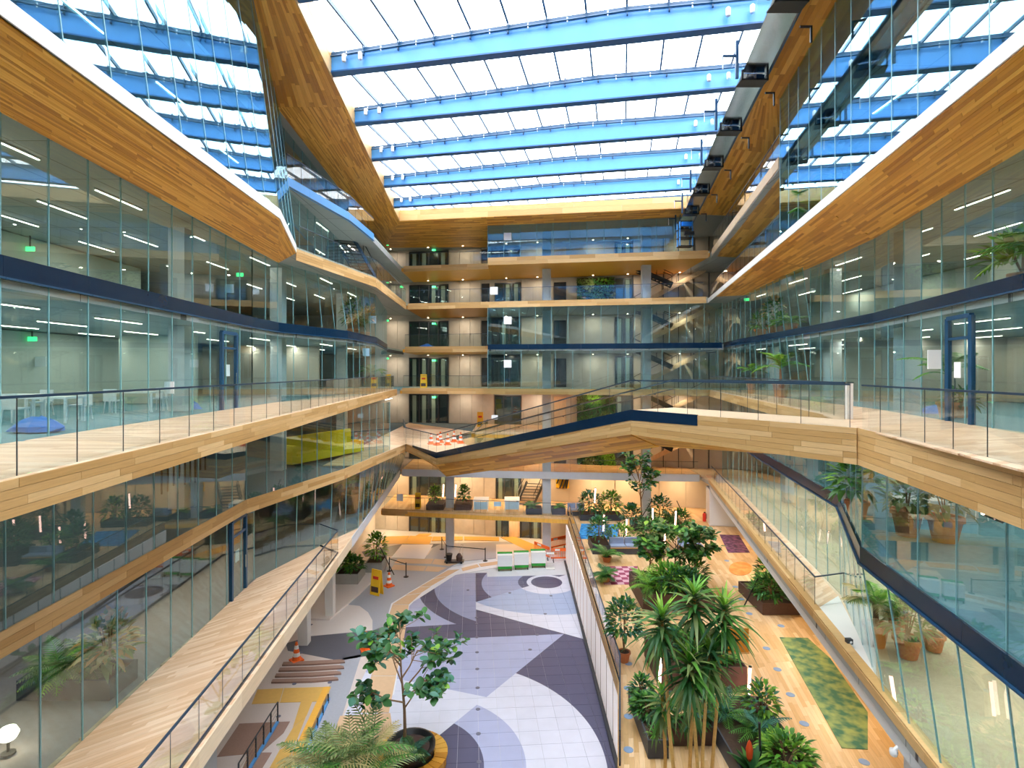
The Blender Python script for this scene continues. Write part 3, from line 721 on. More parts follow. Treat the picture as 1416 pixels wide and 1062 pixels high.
# ================================================================ the stair bridge
F0, F1, F2, F3 = V((8.9, 14.35, 14.4)), V((4.5, 21.0, 14.4)), V((-4.7, 34.7, 10.8)), V((-7.45, 39.1, 10.8))
B0, B1, B2, B3 = V((10.15, 16.9, 14.4)), V((6.6, 22.6, 14.4)), V((-2.4, 36.4, 10.8)), V((-4.9, 43.8, 10.8))
br = thing('stair_bridge', 'timber clad stair bridge crossing the atrium between two storeys', 'bridge')
Z = V((0, 0, 1))
def bq(a, b, c, d, th=.1): 
    return [a-Z*th, b-Z*th, c-Z*th, d-Z*th, a, b, c, d]
MB().hexa(bq(F0, B0, B1, F1, .12)).build('deck', 'wood_floor', br)
MB().hexa(bq(F2, B2, B3, F3, .12)).build('landing', 'wood_floor', br)
NS = 22
for i in range(NS):
    t0, t1 = i/NS, (i+1)/NS; z = lerp(14.4, 10.8, t1)
    a, b, c, d = lerp(F1, F2, t0), lerp(B1, B2, t0), lerp(B1, B2, t1), lerp(F1, F2, t1)
    q = [V((p.x, p.y, z)) for p in (a, b, c, d)]
    MB().hexa([p-Z*.2 for p in q]+q).build('step', 'wood_floor', br)
pl = br
def wood_quad(A, B, C, D, w, l, mat, lim=150): planks(br, A, B, C, D, w, l, mat, .03, limit=lim)
dF = 0.55; 
c0, c1, c2, c3 = F0-Z*.95, F1-Z*.92, F2-Z*.75, F3-Z*.5
mid0, mid1, mid2 = lerp(F0, B0, .5)-Z*1.0, lerp(F1, B1, .62)-Z*1.5, lerp(F2, B2, .25)-Z*1.55
mid3 = lerp(F3, B3, .3)-Z*.8
tF0, tF1, tF2, tF3 = F0, F1, F2, F3
def front(A, B, C, D, w, l, mat):
    # outward must face the camera side
    n = (B-A).cross(D-A)
    if n.dot(CAMP-(A+C)/2) < 0: A, B, C, D = B, A, D, C
    planks(br, A, B, C, D, w, l, mat, .03, limit=120)
front(c0, c1, F1, F0, .16, 2.2, 'wood_fascia')
front(c1, c2, F2-Z*.3, F1-Z*.34, .16, 2.2, 'wood_fascia')
front(c2, c3, F3, F2-Z*.3, .16, 2.0, 'wood_fascia')
front(mid0, mid1, c1, c0, .2, 2.2, 'wood_soffit'); front(mid1, mid2, c2, c1, .2, 2.2, 'wood_soffit'); front(mid2, mid3, c3, c2, .2, 2.0, 'wood_soffit')
d0, d1, d2 = B0-Z*.9, B1-Z*.9, B2-Z*.7
for q in ((d0, d1, mid1, mid0), (d1, d2, mid2, mid1), (B0, B1, d1, d0), (B1, B2, d2, d1), (d2, B3-Z*.5, mid3, mid2), (B2, B3, B3-Z*.5, d2)):
    A, B, C, D = q; n = (B-A).cross(D-A).normalized()
    MB().hexa([A, B, C, D]+[p+n*.03 for p in (A, B, C, D)]).build('cladding', 'wood_soffit', br)
# dark parapet panel beside the stair
nF = (F1-F2).cross(Z).normalized()
if nF.dot(CAMP-F1) < 0: nF = -nF
e1 = lerp(F0, F1, .62)
for A, B, hA, hB in ((e1, F1, .34, .38), (F1, F2, .38, .34), (F2, lerp(F2, F3, .75), .34, .1)):
    a, b = A+nF*.045, B+nF*.045
    MB().hexa([a-Z*hA, b-Z*hB, b-Z*hB-nF*.05, a-Z*hA-nF*.05, a+Z*.02, b+Z*.02, b+Z*.02-nF*.05, a+Z*.02-nF*.05]).build('parapet_panel', 'navy', br)
railing([F0+V((-.1, .15, 0)), F1, F2, F3, V((-9.0, 46.0, 10.8))], '', 1.2, 1.12, .06, under=br)
railing([B0+V((-.05, .0, 0)), B1, B2, V((-2.0, 46.2, 10.8))], '', 1.2, 1.12, .06, under=br)
hr = empty('stair_handrail', F1, 0, br)
inn = (B1-F1).normalized()*.1
for q0, q1, s in ((F1, F2, 1), (B1, B2, -1)):
    a, b = q0-F1+inn*s+Z*.75, q1-F1+inn*s+Z*.75
    MB().tube([a, b], .025, 6).build('rail', 'black_metal', hr)
    for i in range(8):
        p = lerp(a, b, (i+.5)/8); MB().bar(p, p-inn*s*1.0+Z*-.03, .05, .05).build('bracket', 'black_metal', hr)

# ================================================================ balustrades
lab = 'frameless glass balustrade with dark handrail along the %s'
railing([(Lx(3)-.12, 3, 14.4), (Lx(28)-.12, 28, 14.4), (Lx(46)-.12, 46, 14.4)], lab % 'pale timber balcony facing the bridge', 1.22, 1.1, .05)
t = railing([(Lx(8)-.1, 8, 7.2), (Lx(26.5)-.1, 26.5, 7.2), (-9.5, 27.6, 7.2)], lab % 'timber walkway above the striped steps', 1.22, 1.1, .05, base='navy')
railing([(4.9, 2, 14.4), (7.9, 8.5, 14.4), (9.0, 14.3, 14.4)], lab % 'balcony in front of the potted palms', 1.0, 1.1, .05)
railing([(10.46, 17.3, 14.4), (Rx(44)+.1, 44, 14.4)], lab % 'gallery behind the white post', 1.22, 1.1, .05)
p = thing('rail_post', 'white square end post of the balcony balustrade beside the bridge', 'post', (10.34, 17.08, 14.4)); MB().box(-.09, .09, -.06, .06, 0, 1.12).build('shaft', 'white_paint', p); MB().box(-.1, .1, -.07, .07, 1.1, 1.13).build('cap', 'chrome', p)
railing([(12.45, 20.9, 7.2), (Rx(20.5)+.2, 20.5, 7.2), (Rx(41)+.2, 41, 7.2), (Rx(44.5)+.2, 44.5, 7.2)], lab % 'timber balcony over the green carpet', 1.22, 1.1, .05)
railing([(3.35, 17.3, 3.6), (4.25, 21.9, 3.6), (4.8, 46.6, 3.6)], lab % 'garden terrace over the patterned floor', 1.22, 1.1, .05, base='navy')
railing([(-11.4, 49.75, 3.6), (4.7, 47.0, 3.6)], lab % 'yellow timber gallery with white tables', 1.3, 1.1, .04)
for (x0, x1, a, b, z, nm) in ((-9.4, -2.1, 47.75, -.17, 25.2, 'short top gallery below the skylight'), (-8.7, 14.7, 45.45, -.18, 21.6, 'gallery with the living green wall'), (-9.4, -2.1, 47.25, -.18, 18, 'gallery of the dark lift lobby'), (-9.4, -2.1, 46.65, -.17, 14.4, 'gallery just above the bridge landing'), (-9.6, 15.6, 48.25, -.10, 7.2, 'gallery with the pale concrete edge')):
    railing([(x0, a+b*x0, z), (x1, a+b*x1, z)], lab % nm, 1.3, 1.1, .04)
railing([(-10.8, 26.7, 25.2), (-9.65, 32.9, 25.2), (-9.45, 38, 25.2)], lab % 'blue edged upper landing', 1.2, 1.1, .05)
railing([(-10.0, 26.2, 21.6), (-8.35, 34.3, 21.6), (-8.85, 46.4, 21.6)], lab % 'timber fronted landing below the dark stair', 1.2, 1.1, .04)
railing([(Rx(24.7)+.1, 24.7, 25.3), (Rx(42.8)+.1, 42.8, 25.3)], lab % 'sunlit gallery beside the gantry', 1.2, 1.1, .04)
railing([(Rx(24.7)+.1, 24.7, 21.7), (Rx(44)+.1, 44, 21.7)], lab % 'gallery under the sunlit soffit', 1.2, 1.1, .04)

# ================================================================ stairs
def stair(name, label, a, b, width, n, side, mat='dark_frame', tread='dark_frame', rail=True, thick=.3):
    """flight from a (low) to b (high); side = horizontal unit vector across"""
    a, b, side = V(a), V(b), V(side).normalized(); t = thing(name, label, 'stairs', a)
    d = b-a; h = V((d.x, d.y, 0))
    for s in (0, 1):
        o = side*(width*s); u = d.cross(side).normalized()
        MB().bar(o+Z*.05, o+d+Z*.05, .06, thick, up=Z).build('stringer', mat, t)
        if rail:
            MB().bar(o+Z*1.0, o+d+Z*1.0, .05).build('handrail', 'black_metal', t)
            for i in range(6):
                p = o+d*(i/5); MB().bar(p, p+Z*1.0, .03).build('baluster', 'black_metal', t)
    for i in range(n):
        p = d*((i+.5)/n)+side*(width/2); MB().obox(p, side, h.length/n*.95, .04, width).build('tread', tread, t)
    return t
for L, nm in ((2, 'second'), (3, 'third'), (4, 'fourth'), (5, 'fifth'), (6, 'sixth')):
    z0 = LV[L]; pa, pm, pb = BW(876, z0, 2.3), BW(930, z0+1.8, 2.3), BW(978, z0, 2.3)
    where = {2: 'on the gallery with the pale concrete edge', 3: 'on the storey behind the bridge balustrade', 4: 'in the glazed storey just above the bridge', 5: 'in the glazed storey below the living green wall', 6: 'on the gallery with the living green wall'}[L]
    stair('zigzag_stair', 'dark steel stair flight '+where, (pa.x, pa.y, z0+3.4), (pm.x, pm.y, z0+1.8), 1.1, 10, (.196, .98, 0), 'dark_frame', 'wood_pale', True, .4)['group'] = 'stair flights at the back'
    stair('zigzag_stair', 'timber sided stair flight '+where, (pm.x-3.2+.25, pm.y+1.2+.6, z0+.0), (pb.x+.25, pb.y+1.2, z0+3.2), 1.1, 14, (.196, .98, 0), 'wood_pale', 'wood_pale', True, .4)['group'] = 'stair flights at the back'
s = stair('landing_stair', 'dark stair with open black treads under the blue edged landing', PD(528, 400, 42), PD(484, 322, 37.5), 1.3, 18, (-.7, -.3, 0), 'blue_dark', 'black_metal')
s = stair('gallery_stair', 'short flight of dark steps with white rail beside the first floor lobby', BW(738, 3.6, 2.2), BW(752, 5.4, .5), 1.6, 8, (-1, .2, 0), 'dark_frame', 'dark_frame')
# ================================================================ green walls
def green_wall(px0, px1, z0, z1, label, seed):
    a, b = BW(px0, z0, .2), BW(px1, z0, .2); rr = random.Random(seed)
    t = thing('living_wall', label, 'plant wall', a)
    MB().hexa([V((0, .05, 0)), b-a+V((0, .05, 0)), b-a+V((0, .15, 0)), V((0, .15, 0)), V((0, .05, z1-z0)), b-a+V((0, .05, z1-z0)), b-a+V((0, .15, z1-z0)), V((0, .15, z1-z0))]).build('backing', 'soil', t)
    fs = {'leaf_dark': MB(), 'leaf_mid': MB(), 'leaf_olive': MB(), 'leaf_bright': MB()}
    w, h = (b-a).length, z1-z0
    for i in range(1500):
        u, v = rr.random(), rr.random(); q = math.sin(u*7+seed)+math.cos(v*6+u*4+seed)
        k = 'leaf_bright' if q > 1.1 else 'leaf_mid' if q > .2 else 'leaf_dark' if q > -.9 else 'leaf_olive'
        p = (b-a)*u+V((0, 0, v*h)); d = V((rr.uniform(-1, 1), -1.2, rr.uniform(-.6, .9)))
        fs[k].leaf(p, d, Z, rr.uniform(.18, .34), .16, .5, seg=2)
    for k, m in fs.items():
        if m.v: stuff(m.build('foliage', k, t))
green_wall(798, 850, 21.6, 24.6, 'living green wall of ferns behind the gallery railing', 3)
green_wall(798, 850, 10.9, 13.8, 'living green wall of dark foliage behind the bridge balustrade', 5)
green_wall(798, 850, 7.25, 10.2, 'low living green wall under the stair bridge', 8)
# ================================================================ ground floor tiles with the inlaid pattern
O2 = P(659, 862.7, 0); E1 = V((-.0712, .9975, 0)); E0 = V((.9975, .0712, 0)); TS = .887
def ground_pattern():
    m, nt, b = newmat('tile_pattern'); b.inputs['Roughness'].default_value = .42; b.inputs['Specular IOR Level'].default_value = .35
    geo = N(nt, 'ShaderNodeNewGeometry'); pos = geo.outputs['Position']
    g2 = lambda px, py: P(px, py, 0)
    def math_(op, a, b_=None):
        n = N(nt, 'ShaderNodeMath', operation=op)
        for i, x in enumerate((a, b_)):
            if x is None: continue
            if isinstance(x, (int, float)): n.inputs[i].default_value = x
            else: nt.links.new(x, n.inputs[i])
        return n.outputs[0]
    def half(p, q, inside):
        """1 on the side of the ground line p-q where pixel inside lies"""
        p, q, c = g2(*p), g2(*q), g2(*inside); d = q-p; n = V((-d.y, d.x, 0))
        if n.dot(c-p) < 0: n = -n
        v = N(nt, 'ShaderNodeVectorMath', operation='DOT_PRODUCT'); v.inputs[1].default_value = n; nt.links.new(pos, v.inputs[0])
        return math_('GREATER_THAN', v.outputs['Value'], n.dot(p))
    def circ3(p, q, r):
        p, q, r = g2(*p), g2(*q), g2(*r); ax, ay, bx, by, cx, cy_ = p.x, p.y, q.x, q.y, r.x, r.y
        D = 2*(ax*(by-cy_)+bx*(cy_-ay)+cx*(ay-by))
        ux = ((ax*ax+ay*ay)*(by-cy_)+(bx*bx+by*by)*(cy_-ay)+(cx*cx+cy_*cy_)*(ay-by))/D
        uy = ((ax*ax+ay*ay)*(cx-bx)+(bx*bx+by*by)*(ax-cx)+(cx*cx+cy_*cy_)*(bx-ax))/D
        return V((ux, uy, 0)), (V((ux, uy, 0))-p).length
    def disc(c, r):
        v = N(nt, 'ShaderNodeVectorMath', operation='DISTANCE'); v.inputs[1].default_value = c
        nt.links.new(pos, v.inputs[0]); return math_('LESS_THAN', v.outputs['Value'], math.sqrt(r*r))
    def AND(*a):
        x = a[0]
        for y in a[1:]: x = math_('MULTIPLY', x, y)
        return x
    NOT = lambda a: math_('SUBTRACT', 1.0, a)
    cur = [None]
    slate, grey, mid, white, blue = (.10, .10, .175), (.43, .46, .66), (.33, .36, .54), (.70, .71, .82), (.38, .46, .66)
    def paint(col, mask):
        mx = N(nt, 'ShaderNodeMix', data_type='RGBA'); mx.inputs[7].default_value = col+(1,)
        if cur[0] is None: mx.inputs[6].default_value = slate+(1,)
        else: nt.links.new(cur[0], mx.inputs[6])
        nt.links.new(mask, mx.inputs[0]); cur[0] = mx.outputs[2]
    Tl = ((577, 885), (780, 876.6)); Dg = ((780, 876.6), (672.5, 964)); Rl = ((658, 842.7), (778.6, 875.8)); Ql = ((658, 832.5), (785, 794)); Vl = ((657.5, 790), (658.2, 859))
    belowT = half(*Tl, (650, 950)); leftD = half(*Dg, (620, 900)); rightD = NOT(leftD)
    paint(grey, AND(belowT, leftD))
    w3 = half((600, 949), (672.5, 964), (600, 1000)); paint(white, AND(w3, leftD))
    c, r = circ3((713.6, 931), (793, 977), (840, 1062)); paint(white, AND(disc(c, r), rightD))
    c, r = circ3((660.6, 975), (714, 1017), (726.7, 1050)); paint(mid, AND(disc(c, r), rightD)); paint(grey, AND(disc(c, r), rightD))
    c, r = circ3((630, 1001.5), (655, 1021), (668.5, 1050)); paint(slate, AND(disc(c, r), rightD))
    aboveT2 = half((573.5, 866.5), (631, 863), (600, 830)); leftV = half(*Vl, (600, 830)); rightV = NOT(leftV)
    c1, r1 = circ3((582, 829), (600.7, 848), (631, 863)); paint(grey, AND(NOT(disc(c1, r1)), aboveT2, leftV))
    c2, r2 = circ3((601.5, 819), (619, 841), (658, 859)); paint(mid, AND(disc(c2, r2), leftV))
    aboveR = half(*Rl, (740, 850)); belowQ = half(*Ql, (740, 840)); aboveQ = NOT(belowQ)
    paint(white, AND(aboveR, rightV, belowQ))
    c4, r4 = circ3((658, 832.5), (704, 845), (797, 848.6)); paint(blue, AND(disc(c4, r4), rightV, belowQ))
    c3, r3 = circ3((677, 790), (666, 805.4), (680, 825.8)); paint(mid, AND(disc(c3, r3), rightV, aboveQ))
    rc = g2(755.8, 805)
    paint(white, AND(disc(rc, 2.25), belowQ)); paint(slate, AND(disc(rc, 2.15), aboveQ)); paint(white, AND(disc(rc, 1.5), aboveQ)); paint(slate, disc(rc, 1.17))
    no = N(nt, 'ShaderNodeTexNoise'); no.inputs['Scale'].default_value = 1.3; no.inputs['Detail'].default_value = 6; nt.links.new(pos, no.inputs['Vector'])
    at = N(nt, 'ShaderNodeObjectInfo')
    mr = N(nt, 'ShaderNodeMapRange'); mr.inputs[3].default_value = .88; mr.inputs[4].default_value = 1.1
    nt.links.new(math_('ADD', math_('MULTIPLY', no.outputs['Fac'], .8), math_('MULTIPLY', at.outputs['Random'], .2)), mr.inputs[0])
    sc = N(nt, 'ShaderNodeVectorMath', operation='SCALE'); nt.links.new(cur[0], sc.inputs[0]); nt.links.new(mr.outputs[0], sc.inputs['Scale'])
    nt.links.new(sc.outputs[0], b.inputs['Base Color'])
ground_pattern()
tf = struct(empty('floor'), 'grey, slate and white stone tiles inlaid with circles and wedges')
ang = math.atan2(E0.y, E0.x)
tm = MB().box(.006, TS-.006, .006, TS-.006, -.028, 0).mesh('tile'); tm.materials.append(MATS['tile_pattern'])
tl = []
for i in range(-8, 8):
    for j in range(-26, 10):
        p = O2+E0*(i*TS)+E1*(j*TS); q = p+E0*TS
        if q.x > 5.3 or p.y < 14 or p.y > 43: continue
        px = CX+F*(p.x+.4)/(p.y+.4)
        if px < 470: continue
        tl.append((p.y, p))
tl.sort(key=lambda a: a[0]); rest = MB()
for k, (yy, p) in enumerate(tl):
    if k < 300:
        o = bpy.data.objects.new('tile', tm); COL.objects.link(o); o.location = p; o.rotation_euler = (0, 0, ang); o.parent = tf
    else:
        c8 = [p+E0*a+E1*b_+Z*c for c in (-.028, 0) for a, b_ in ((.006, .006), (TS-.006, .006), (TS-.006, TS-.006), (.006, TS-.006))]
        rest.hexa(c8)
if rest.v: stuff(rest.build('tile_field', 'tile_pattern', tf))

plain('terrazzo_pink', (.70, .60, .55), .45, var=.1, scale=20)
plain('terrazzo_dark', (.13, .13, .16), .4, var=.15, scale=20)
plain('terrazzo_white', (.80, .72, .68), .4, var=.05, scale=20)
plain('terrazzo_grey', (.40, .41, .46), .42, var=.08, scale=8)
plain('path_beige', (.74, .50, .30), .5, var=.08, scale=5)
plain('path_yellow', (.78, .47, .12), .5, var=.08, scale=5)
plain('strip_white', (.84, .83, .86), .45, var=.03)
plain('step_brown', (.36, .22, .17), .7, var=.15, scale=16)
INL = struct(empty('floor'), 'terrazzo fields, beige paths and white strips inlaid in the ground floor')
def inlay(pix, lift, mat, name='paving_slab', z=0.0):
    pts = [P(x, y, z) for x, y in pix]; return MB().prism([(p.x, p.y) for p in pts], z-.02, z+lift).build(name, mat, INL)
# wide fields
inlay([(300, 1100), (300, 860), (480, 756), (560, 745), (640, 770), (575, 815), (540, 835), (520, 900), (470, 1000), (440, 1100)], .004, 'terrazzo_pink', 'terrazzo_field')
inlay([(425, 850), (520, 780), (560, 765), (640, 772), (615, 790), (541, 834), (527, 880), (515, 880), (515, 858), (495, 838)], .008, 'terrazzo_grey', 'terrazzo_field')
inlay([(429, 858), (452, 844), (478, 836), (497, 838), (509, 847), (515, 858), (515, 872), (429, 880)], .012, 'terrazzo_white', 'terrazzo_field')
inlay([(395, 890), (429, 880), (515, 872), (529, 867), (520, 905), (470, 914), (440, 908), (398, 900)], .012, 'terrazzo_dark', 'terrazzo_field')
inlay([(500, 763), (557, 752), (610, 752), (575, 768), (505, 770)], .012, 'terrazzo_dark', 'terrazzo_field')
inlay([(602, 752), (700, 749), (760, 765), (640, 776), (588, 773)], .010, 'terrazzo_grey', 'terrazzo_field')
inlay([(686, 753), (735, 752), (760, 768), (686, 774)], .014, 'terrazzo_white', 'terrazzo_field')
inlay([(556, 753), (599, 753), (587, 773), (541, 771)], .016, 'strip_white')
# yellow and beige paths with white edges
for q in ([(522, 752), (536, 742), (566, 741), (558, 752)], [(558, 752), (567, 741), (598, 742), (594, 753)], [(575, 741), (580, 738), (597, 738), (592, 741)], [(599, 742), (640, 742), (640, 747), (597, 748)], [(642, 742), (690, 743), (690, 748), (642, 747)], [(692, 743), (712, 742), (770, 766), (742, 768)]):
    inlay(q, .018, 'path_yellow')
for q in ([(550, 773), (600, 773), (596, 780), (545, 779)], [(601, 773), (640, 776), (622, 783), (597, 780)], [(545, 781), (590, 783), (586, 790), (540, 788)], [(591, 783), (618, 785), (606, 791), (587, 790)]):
    inlay(q, .018, 'path_beige')
inlay([(530, 873), (541, 835), (618, 786), (690, 772), (800, 765), (800, 775), (690, 784), (630, 795), (572, 832), (566, 838), (545, 960), (500, 1000)], .006, 'strip_white', 'edge_strip')
PATH = [((619, 788.5), (636, 787)), ((600, 800), (618, 797.5)), ((580, 812), (596, 811)), ((561, 823.5), (583, 820)), ((542.5, 836), (565.5, 836.5)), ((534, 862), (562, 863)), ((525, 895), (557, 895)), ((513, 935), (548, 935)), ((499, 986), (538, 986)), ((470, 990), (540, 986)), ((440, 1070), (552, 1070))]
for (a, b), (c, d) in zip(PATH[:-1], PATH[1:]):
    if c == (470, 990): continue
    inlay([(a[0]+.3, a[1]+.4), (b[0]-.3, b[1]+.4), (d[0]-.3, d[1]-.4), (c[0]+.3, c[1]-.4)], .02, 'path_beige')
for q in ([(638, 786), (660, 780.5), (663, 784), (640, 790)], [(662, 780), (690, 776), (692, 780), (665, 784)]): inlay(q, .02, 'path_beige')
# lower left court
inlay([(455, 950), (475, 910), (500, 905), (470, 1000), (430, 1100), (395, 1100)], .012, 'terrazzo_grey', 'terrazzo_field')
for q in ([(356, 954), (392, 952), (386, 972), (348, 974)], [(393, 952), (458, 950), (450, 970), (387, 972)], [(416, 971), (432, 970), (424, 990), (405, 1006)], [(405, 1007), (423, 991), (410, 1025), (388, 1035)], [(387, 1037), (408, 1028), (390, 1080), (360, 1085)]): inlay(q, .018, 'path_yellow')
inlay([(331, 1001), (401, 998), (392, 1014), (361, 1041), (300, 1047)], .016, 'step_brown', 'terrazzo_field')
inlay([(345, 1041), (376, 1041), (355, 1075), (330, 1075)], .016, 'step_brown', 'terrazzo_field')
for i, y in enumerate((917, 925, 933, 941)):
    xr_ = (476, 475, 471, 467)[i]
    inlay([(392-i*5, y+.5), (430, y-1), (xr_-6, y-3), (xr_, y-2), (xr_+1, y+.5), (430, y+3.5), (390-i*5, y+4.5)], .09+.0*i, 'step_brown', 'step_riser')

# floor sockets
def socket(p, lab, grp, mat='socket_grey', r=.11):
    o = MB().lathe((0, 0, 0), [(r, 0), (r, .008), (r*.75, .014)], 12).build('floor_socket', mat); o.location = p; tag(o, lab, 'floor socket', grp)
plain('socket_blue', (.25, .36, .55), .4, var=.1)
for k in (1, 0, -2, -4, -6, -8, -10, -12, -14):
    p = O2+E1*(k*TS); socket((p.x, p.y, .0), 'round metal floor socket set in a row in the patterned stone floor', 'sockets in the stone floor')
for px, py in ((616, 883), (743, 878), (733, 898.5), (614, 904), (762, 824), (705, 820), (647, 816), (754, 849), (661, 795), (603, 1019), (430, 864), (416, 903), (385, 991), (407, 946), (456, 944)):
    p = P(px, py, 0); socket((p.x, p.y, .012), 'round metal floor socket in the terrazzo floor', 'sockets in the stone floor')
for px, py in ((868, 830), (886, 874), (869, 917), (868, 951), (869, 990), (869, 1036), (1017, 811), (1025, 828), (1036, 848), (1080, 865), (1060, 896), (1075, 925), (1093, 960), (1112, 1000), (1005, 775), (990, 756), (1094, 1045), (1195, 1053), (958, 731), (984, 744)):
    p = P(px, py, 3.62); socket((p.x, p.y, 3.602), 'round blue floor socket in the timber terrace', 'sockets in the timber terrace', 'socket_blue', .16)

# ================================================================ carpets
def carpet(pix, mat, label, z=3.62):
    pts = [P(x, y, z) for x, y in pix]; c = sum(pts, V())/len(pts)
    o = MB().prism([(p.x-c.x, p.y-c.y) for p in pts], -.0, .018).build('carpet', mat); o.location = (c.x, c.y, z-.018); tag(o, label, 'carpet')
def patterned(name, c0, c1, scale, kind='VORONOI', thr=.5):
    m, nt, b = newmat(name); b.inputs['Roughness'].default_value = .95
    tc = N(nt, 'ShaderNodeTexCoord')
    t = N(nt, 'ShaderNodeTexVoronoi') if kind == 'VORONOI' else N(nt, 'ShaderNodeTexNoise') if kind == 'NOISE' else N(nt, 'ShaderNodeTexChecker')
    t.inputs['Scale'].default_value = scale; nt.links.new(tc.outputs['Object'], t.inputs['Vector'])
    ra = N(nt, 'ShaderNodeValToRGB'); ra.color_ramp.elements[0].color = c0+(1,); ra.color_ramp.elements[1].color = c1+(1,)
    ra.color_ramp.elements[0].position = thr-.12; ra.color_ramp.elements[1].position = thr+.12
    nt.links.new(t.outputs['Distance' if kind == 'VORONOI' else 'Fac'], ra.inputs['Fac']); nt.links.new(ra.outputs[0], b.inputs['Base Color'])
patterned('carpet_green', (.06, .17, .10), (.30, .36, .12), 2.2, 'NOISE', .5)
patterned('carpet_pink', (.34, .06, .12), (.72, .42, .48), 2.6, 'CHECK')
patterned('carpet_purple', (.05, .02, .05), (.22, .08, .16), 3.0, 'NOISE', .5)
patterned('carpet_azure', (.01, .14, .42), (.06, .38, .75), 3.0, 'NOISE', .5)
patterned('carpet_orange', (.70, .24, .05), (.80, .36, .10), 2.0, 'NOISE', .5)
carpet([(1078, 881), (1117, 882), (1148, 910), (1200, 985), (1200, 1036), (1164, 1034)], 'carpet_green', 'long mossy green carpet running beside the white wall beam')
carpet([(835, 783), (882, 783), (875, 808), (835, 808)], 'carpet_pink', 'pink and maroon checked carpet on the garden terrace')
carpet([(995, 739), (1022, 740), (1037, 764), (1007, 764)], 'carpet_purple', 'dark purple carpet near the red extinguisher')
carpet([(804, 724), (857, 725), (853, 745), (799, 745)], 'carpet_azure', 'bright blue carpet between planters and bench')
cpx = [(1024+16*math.cos(t), 786+9.5*math.sin(t)) for t in [2*math.pi*k/20 for k in range(20)]][:]
carpet([(x+14 if False else x, y) for x, y in cpx], 'carpet_orange', 'round orange carpet beside the right planter')
# ================================================================ lamps in the rooms
def area(o, name, sx, sy, watts, col=(1, .9, .76), loc=(0, 0, -.05)):
    l = bpy.data.lights.new(name, 'AREA'); l.shape = 'RECTANGLE'; l.size = sx; l.size_y = sy; l.energy = watts; l.color = col
    k = bpy.data.objects.new(name, l); COL.objects.link(k); k.parent = o; k.location = loc; return k
hous = MB().box(-.03, .03, -1.08, 1.08, 0, .05).mesh('housing'); hous.materials.append(MATS['grey_steel'])
dif = MB().box(-.022, .022, -1.05, 1.05, -.02, 0).mesh('diffuser'); dif.materials.append(MATS['lamp_strip'])
def strip(x, y, z, lab, grp, watts=30, rz=0):
    t = thing('linear_lamp', lab, 'lamp', (x, y, z), rz, grp)
    for nm, me in (('housing', hous), ('diffuser', dif)):
        o = bpy.data.objects.new(nm, me); COL.objects.link(o); o.parent = t
    area(t, 'lamp_light', .045, 2.1, watts)
def gl(pts, y):
    for (x0, y0), (x1, y1) in zip(pts[:-1], pts[1:]):
        if y0 <= y <= y1: return lerp(x0, x1, (y-y0)/(y1-y0))
    return pts[-1][0]
LROW = {3: ('lower left room behind the yellow sofa', 13.89, LE3), 4: ('left room behind the pale timber balcony', 17.49, LG4), 5: ('left office above the navy band', 21.39, LG4), 6: ('left storey behind the mirror-like glass', 24.69, LE7)}
for L, (nm, z, e) in LROW.items():
    for y in (9, 13.5, 18, 22.5, 28, 34, 40):
        for k in range(3):
            strip(gl(e, y)-1.9-2.7*k, y+k*1.1, z, 'slim linear ceiling lamp in the '+nm, 'ceiling lamps in the '+nm, {3: 14, 4: 45, 5: 34, 6: 16}[L])
for y in (14, 19): strip(-12.6, y, 10.3, 'slim linear ceiling lamp above the planter in the carpeted left room', 'ceiling lamps in the carpeted left room', 40)
RROW = {2: ('right room with the terracotta pots on sand carpet', 10.29, RG3), 3: ('right room behind the lower navy band', 13.84, RG3), 4: ('right room behind the palm balcony', 17.49, RG4), 5: ('right office above the navy band', 21.39, RG4), 6: ('right storey behind the tall glass', 24.69, RE6)}
for L, (nm, z, e) in RROW.items():
    for y in (9, 13.5, 18, 22.5, 28, 34, 40):
        for k in range(3):
            if L == 6 and y > 22: continue
            strip(gl(e, y)+1.9+2.7*k, y-k*.8, z, 'slim linear ceiling lamp in the '+nm, 'ceiling lamps in the '+nm, {2: 75, 3: 40, 4: 45, 5: 34, 6: 16}[L])
dl = MB().lathe((0, 0, -.06), [(.09, 0), (.09, .06)], 10).mesh('can'); dl.materials.append(MATS['spot_white'])
dg = MB().lathe((0, 0, -.075), [(.07, 0), (.07, .014)], 10).mesh('lens'); dg.materials.append(MATS['lamp_spot'])
def downlight(x, y, z, lab, grp, watts, col=(1, .80, .55)):
    t = thing('downlight', lab, 'lamp', (x, y, z), 0, grp)
    for nm, me in (('can', dl), ('lens', dg)):
        o = bpy.data.objects.new(nm, me); COL.objects.link(o); o.parent = t
    area(t, 'lamp_light', .14, .14, watts, col, (0, 0, -.09))
NM = {0: 'below the timber gallery', 1: 'over the white tables', 2: 'on the gallery with the pale concrete edge', 3: 'on the bridge landing storey', 4: 'in the storey above the bridge', 5: 'in the storey below the green wall', 6: 'on the green wall gallery', 7: 'on the gallery under the skylight'}
for L in range(8):
    z = [3.08, 6.72, 10.28, 13.9, 17.5, 21.12, 24.7, 27.92][L]
    for px in (540, 592, 640, 700, 743, 820, 868, 940):
        p = BW(px, 0, 1.3 if L != 1 else 1.6); 
        if L == 0 and px > 750: continue
        downlight(p.x, p.y, z, 'small round ceiling downlight '+NM[L], 'downlights '+NM[L], {0: 70, 1: 110, 2: 55, 3: 45, 4: 45, 5: 45, 6: 40, 7: 32}[L], (1, .72, .40) if L < 3 else (1, .82, .6))
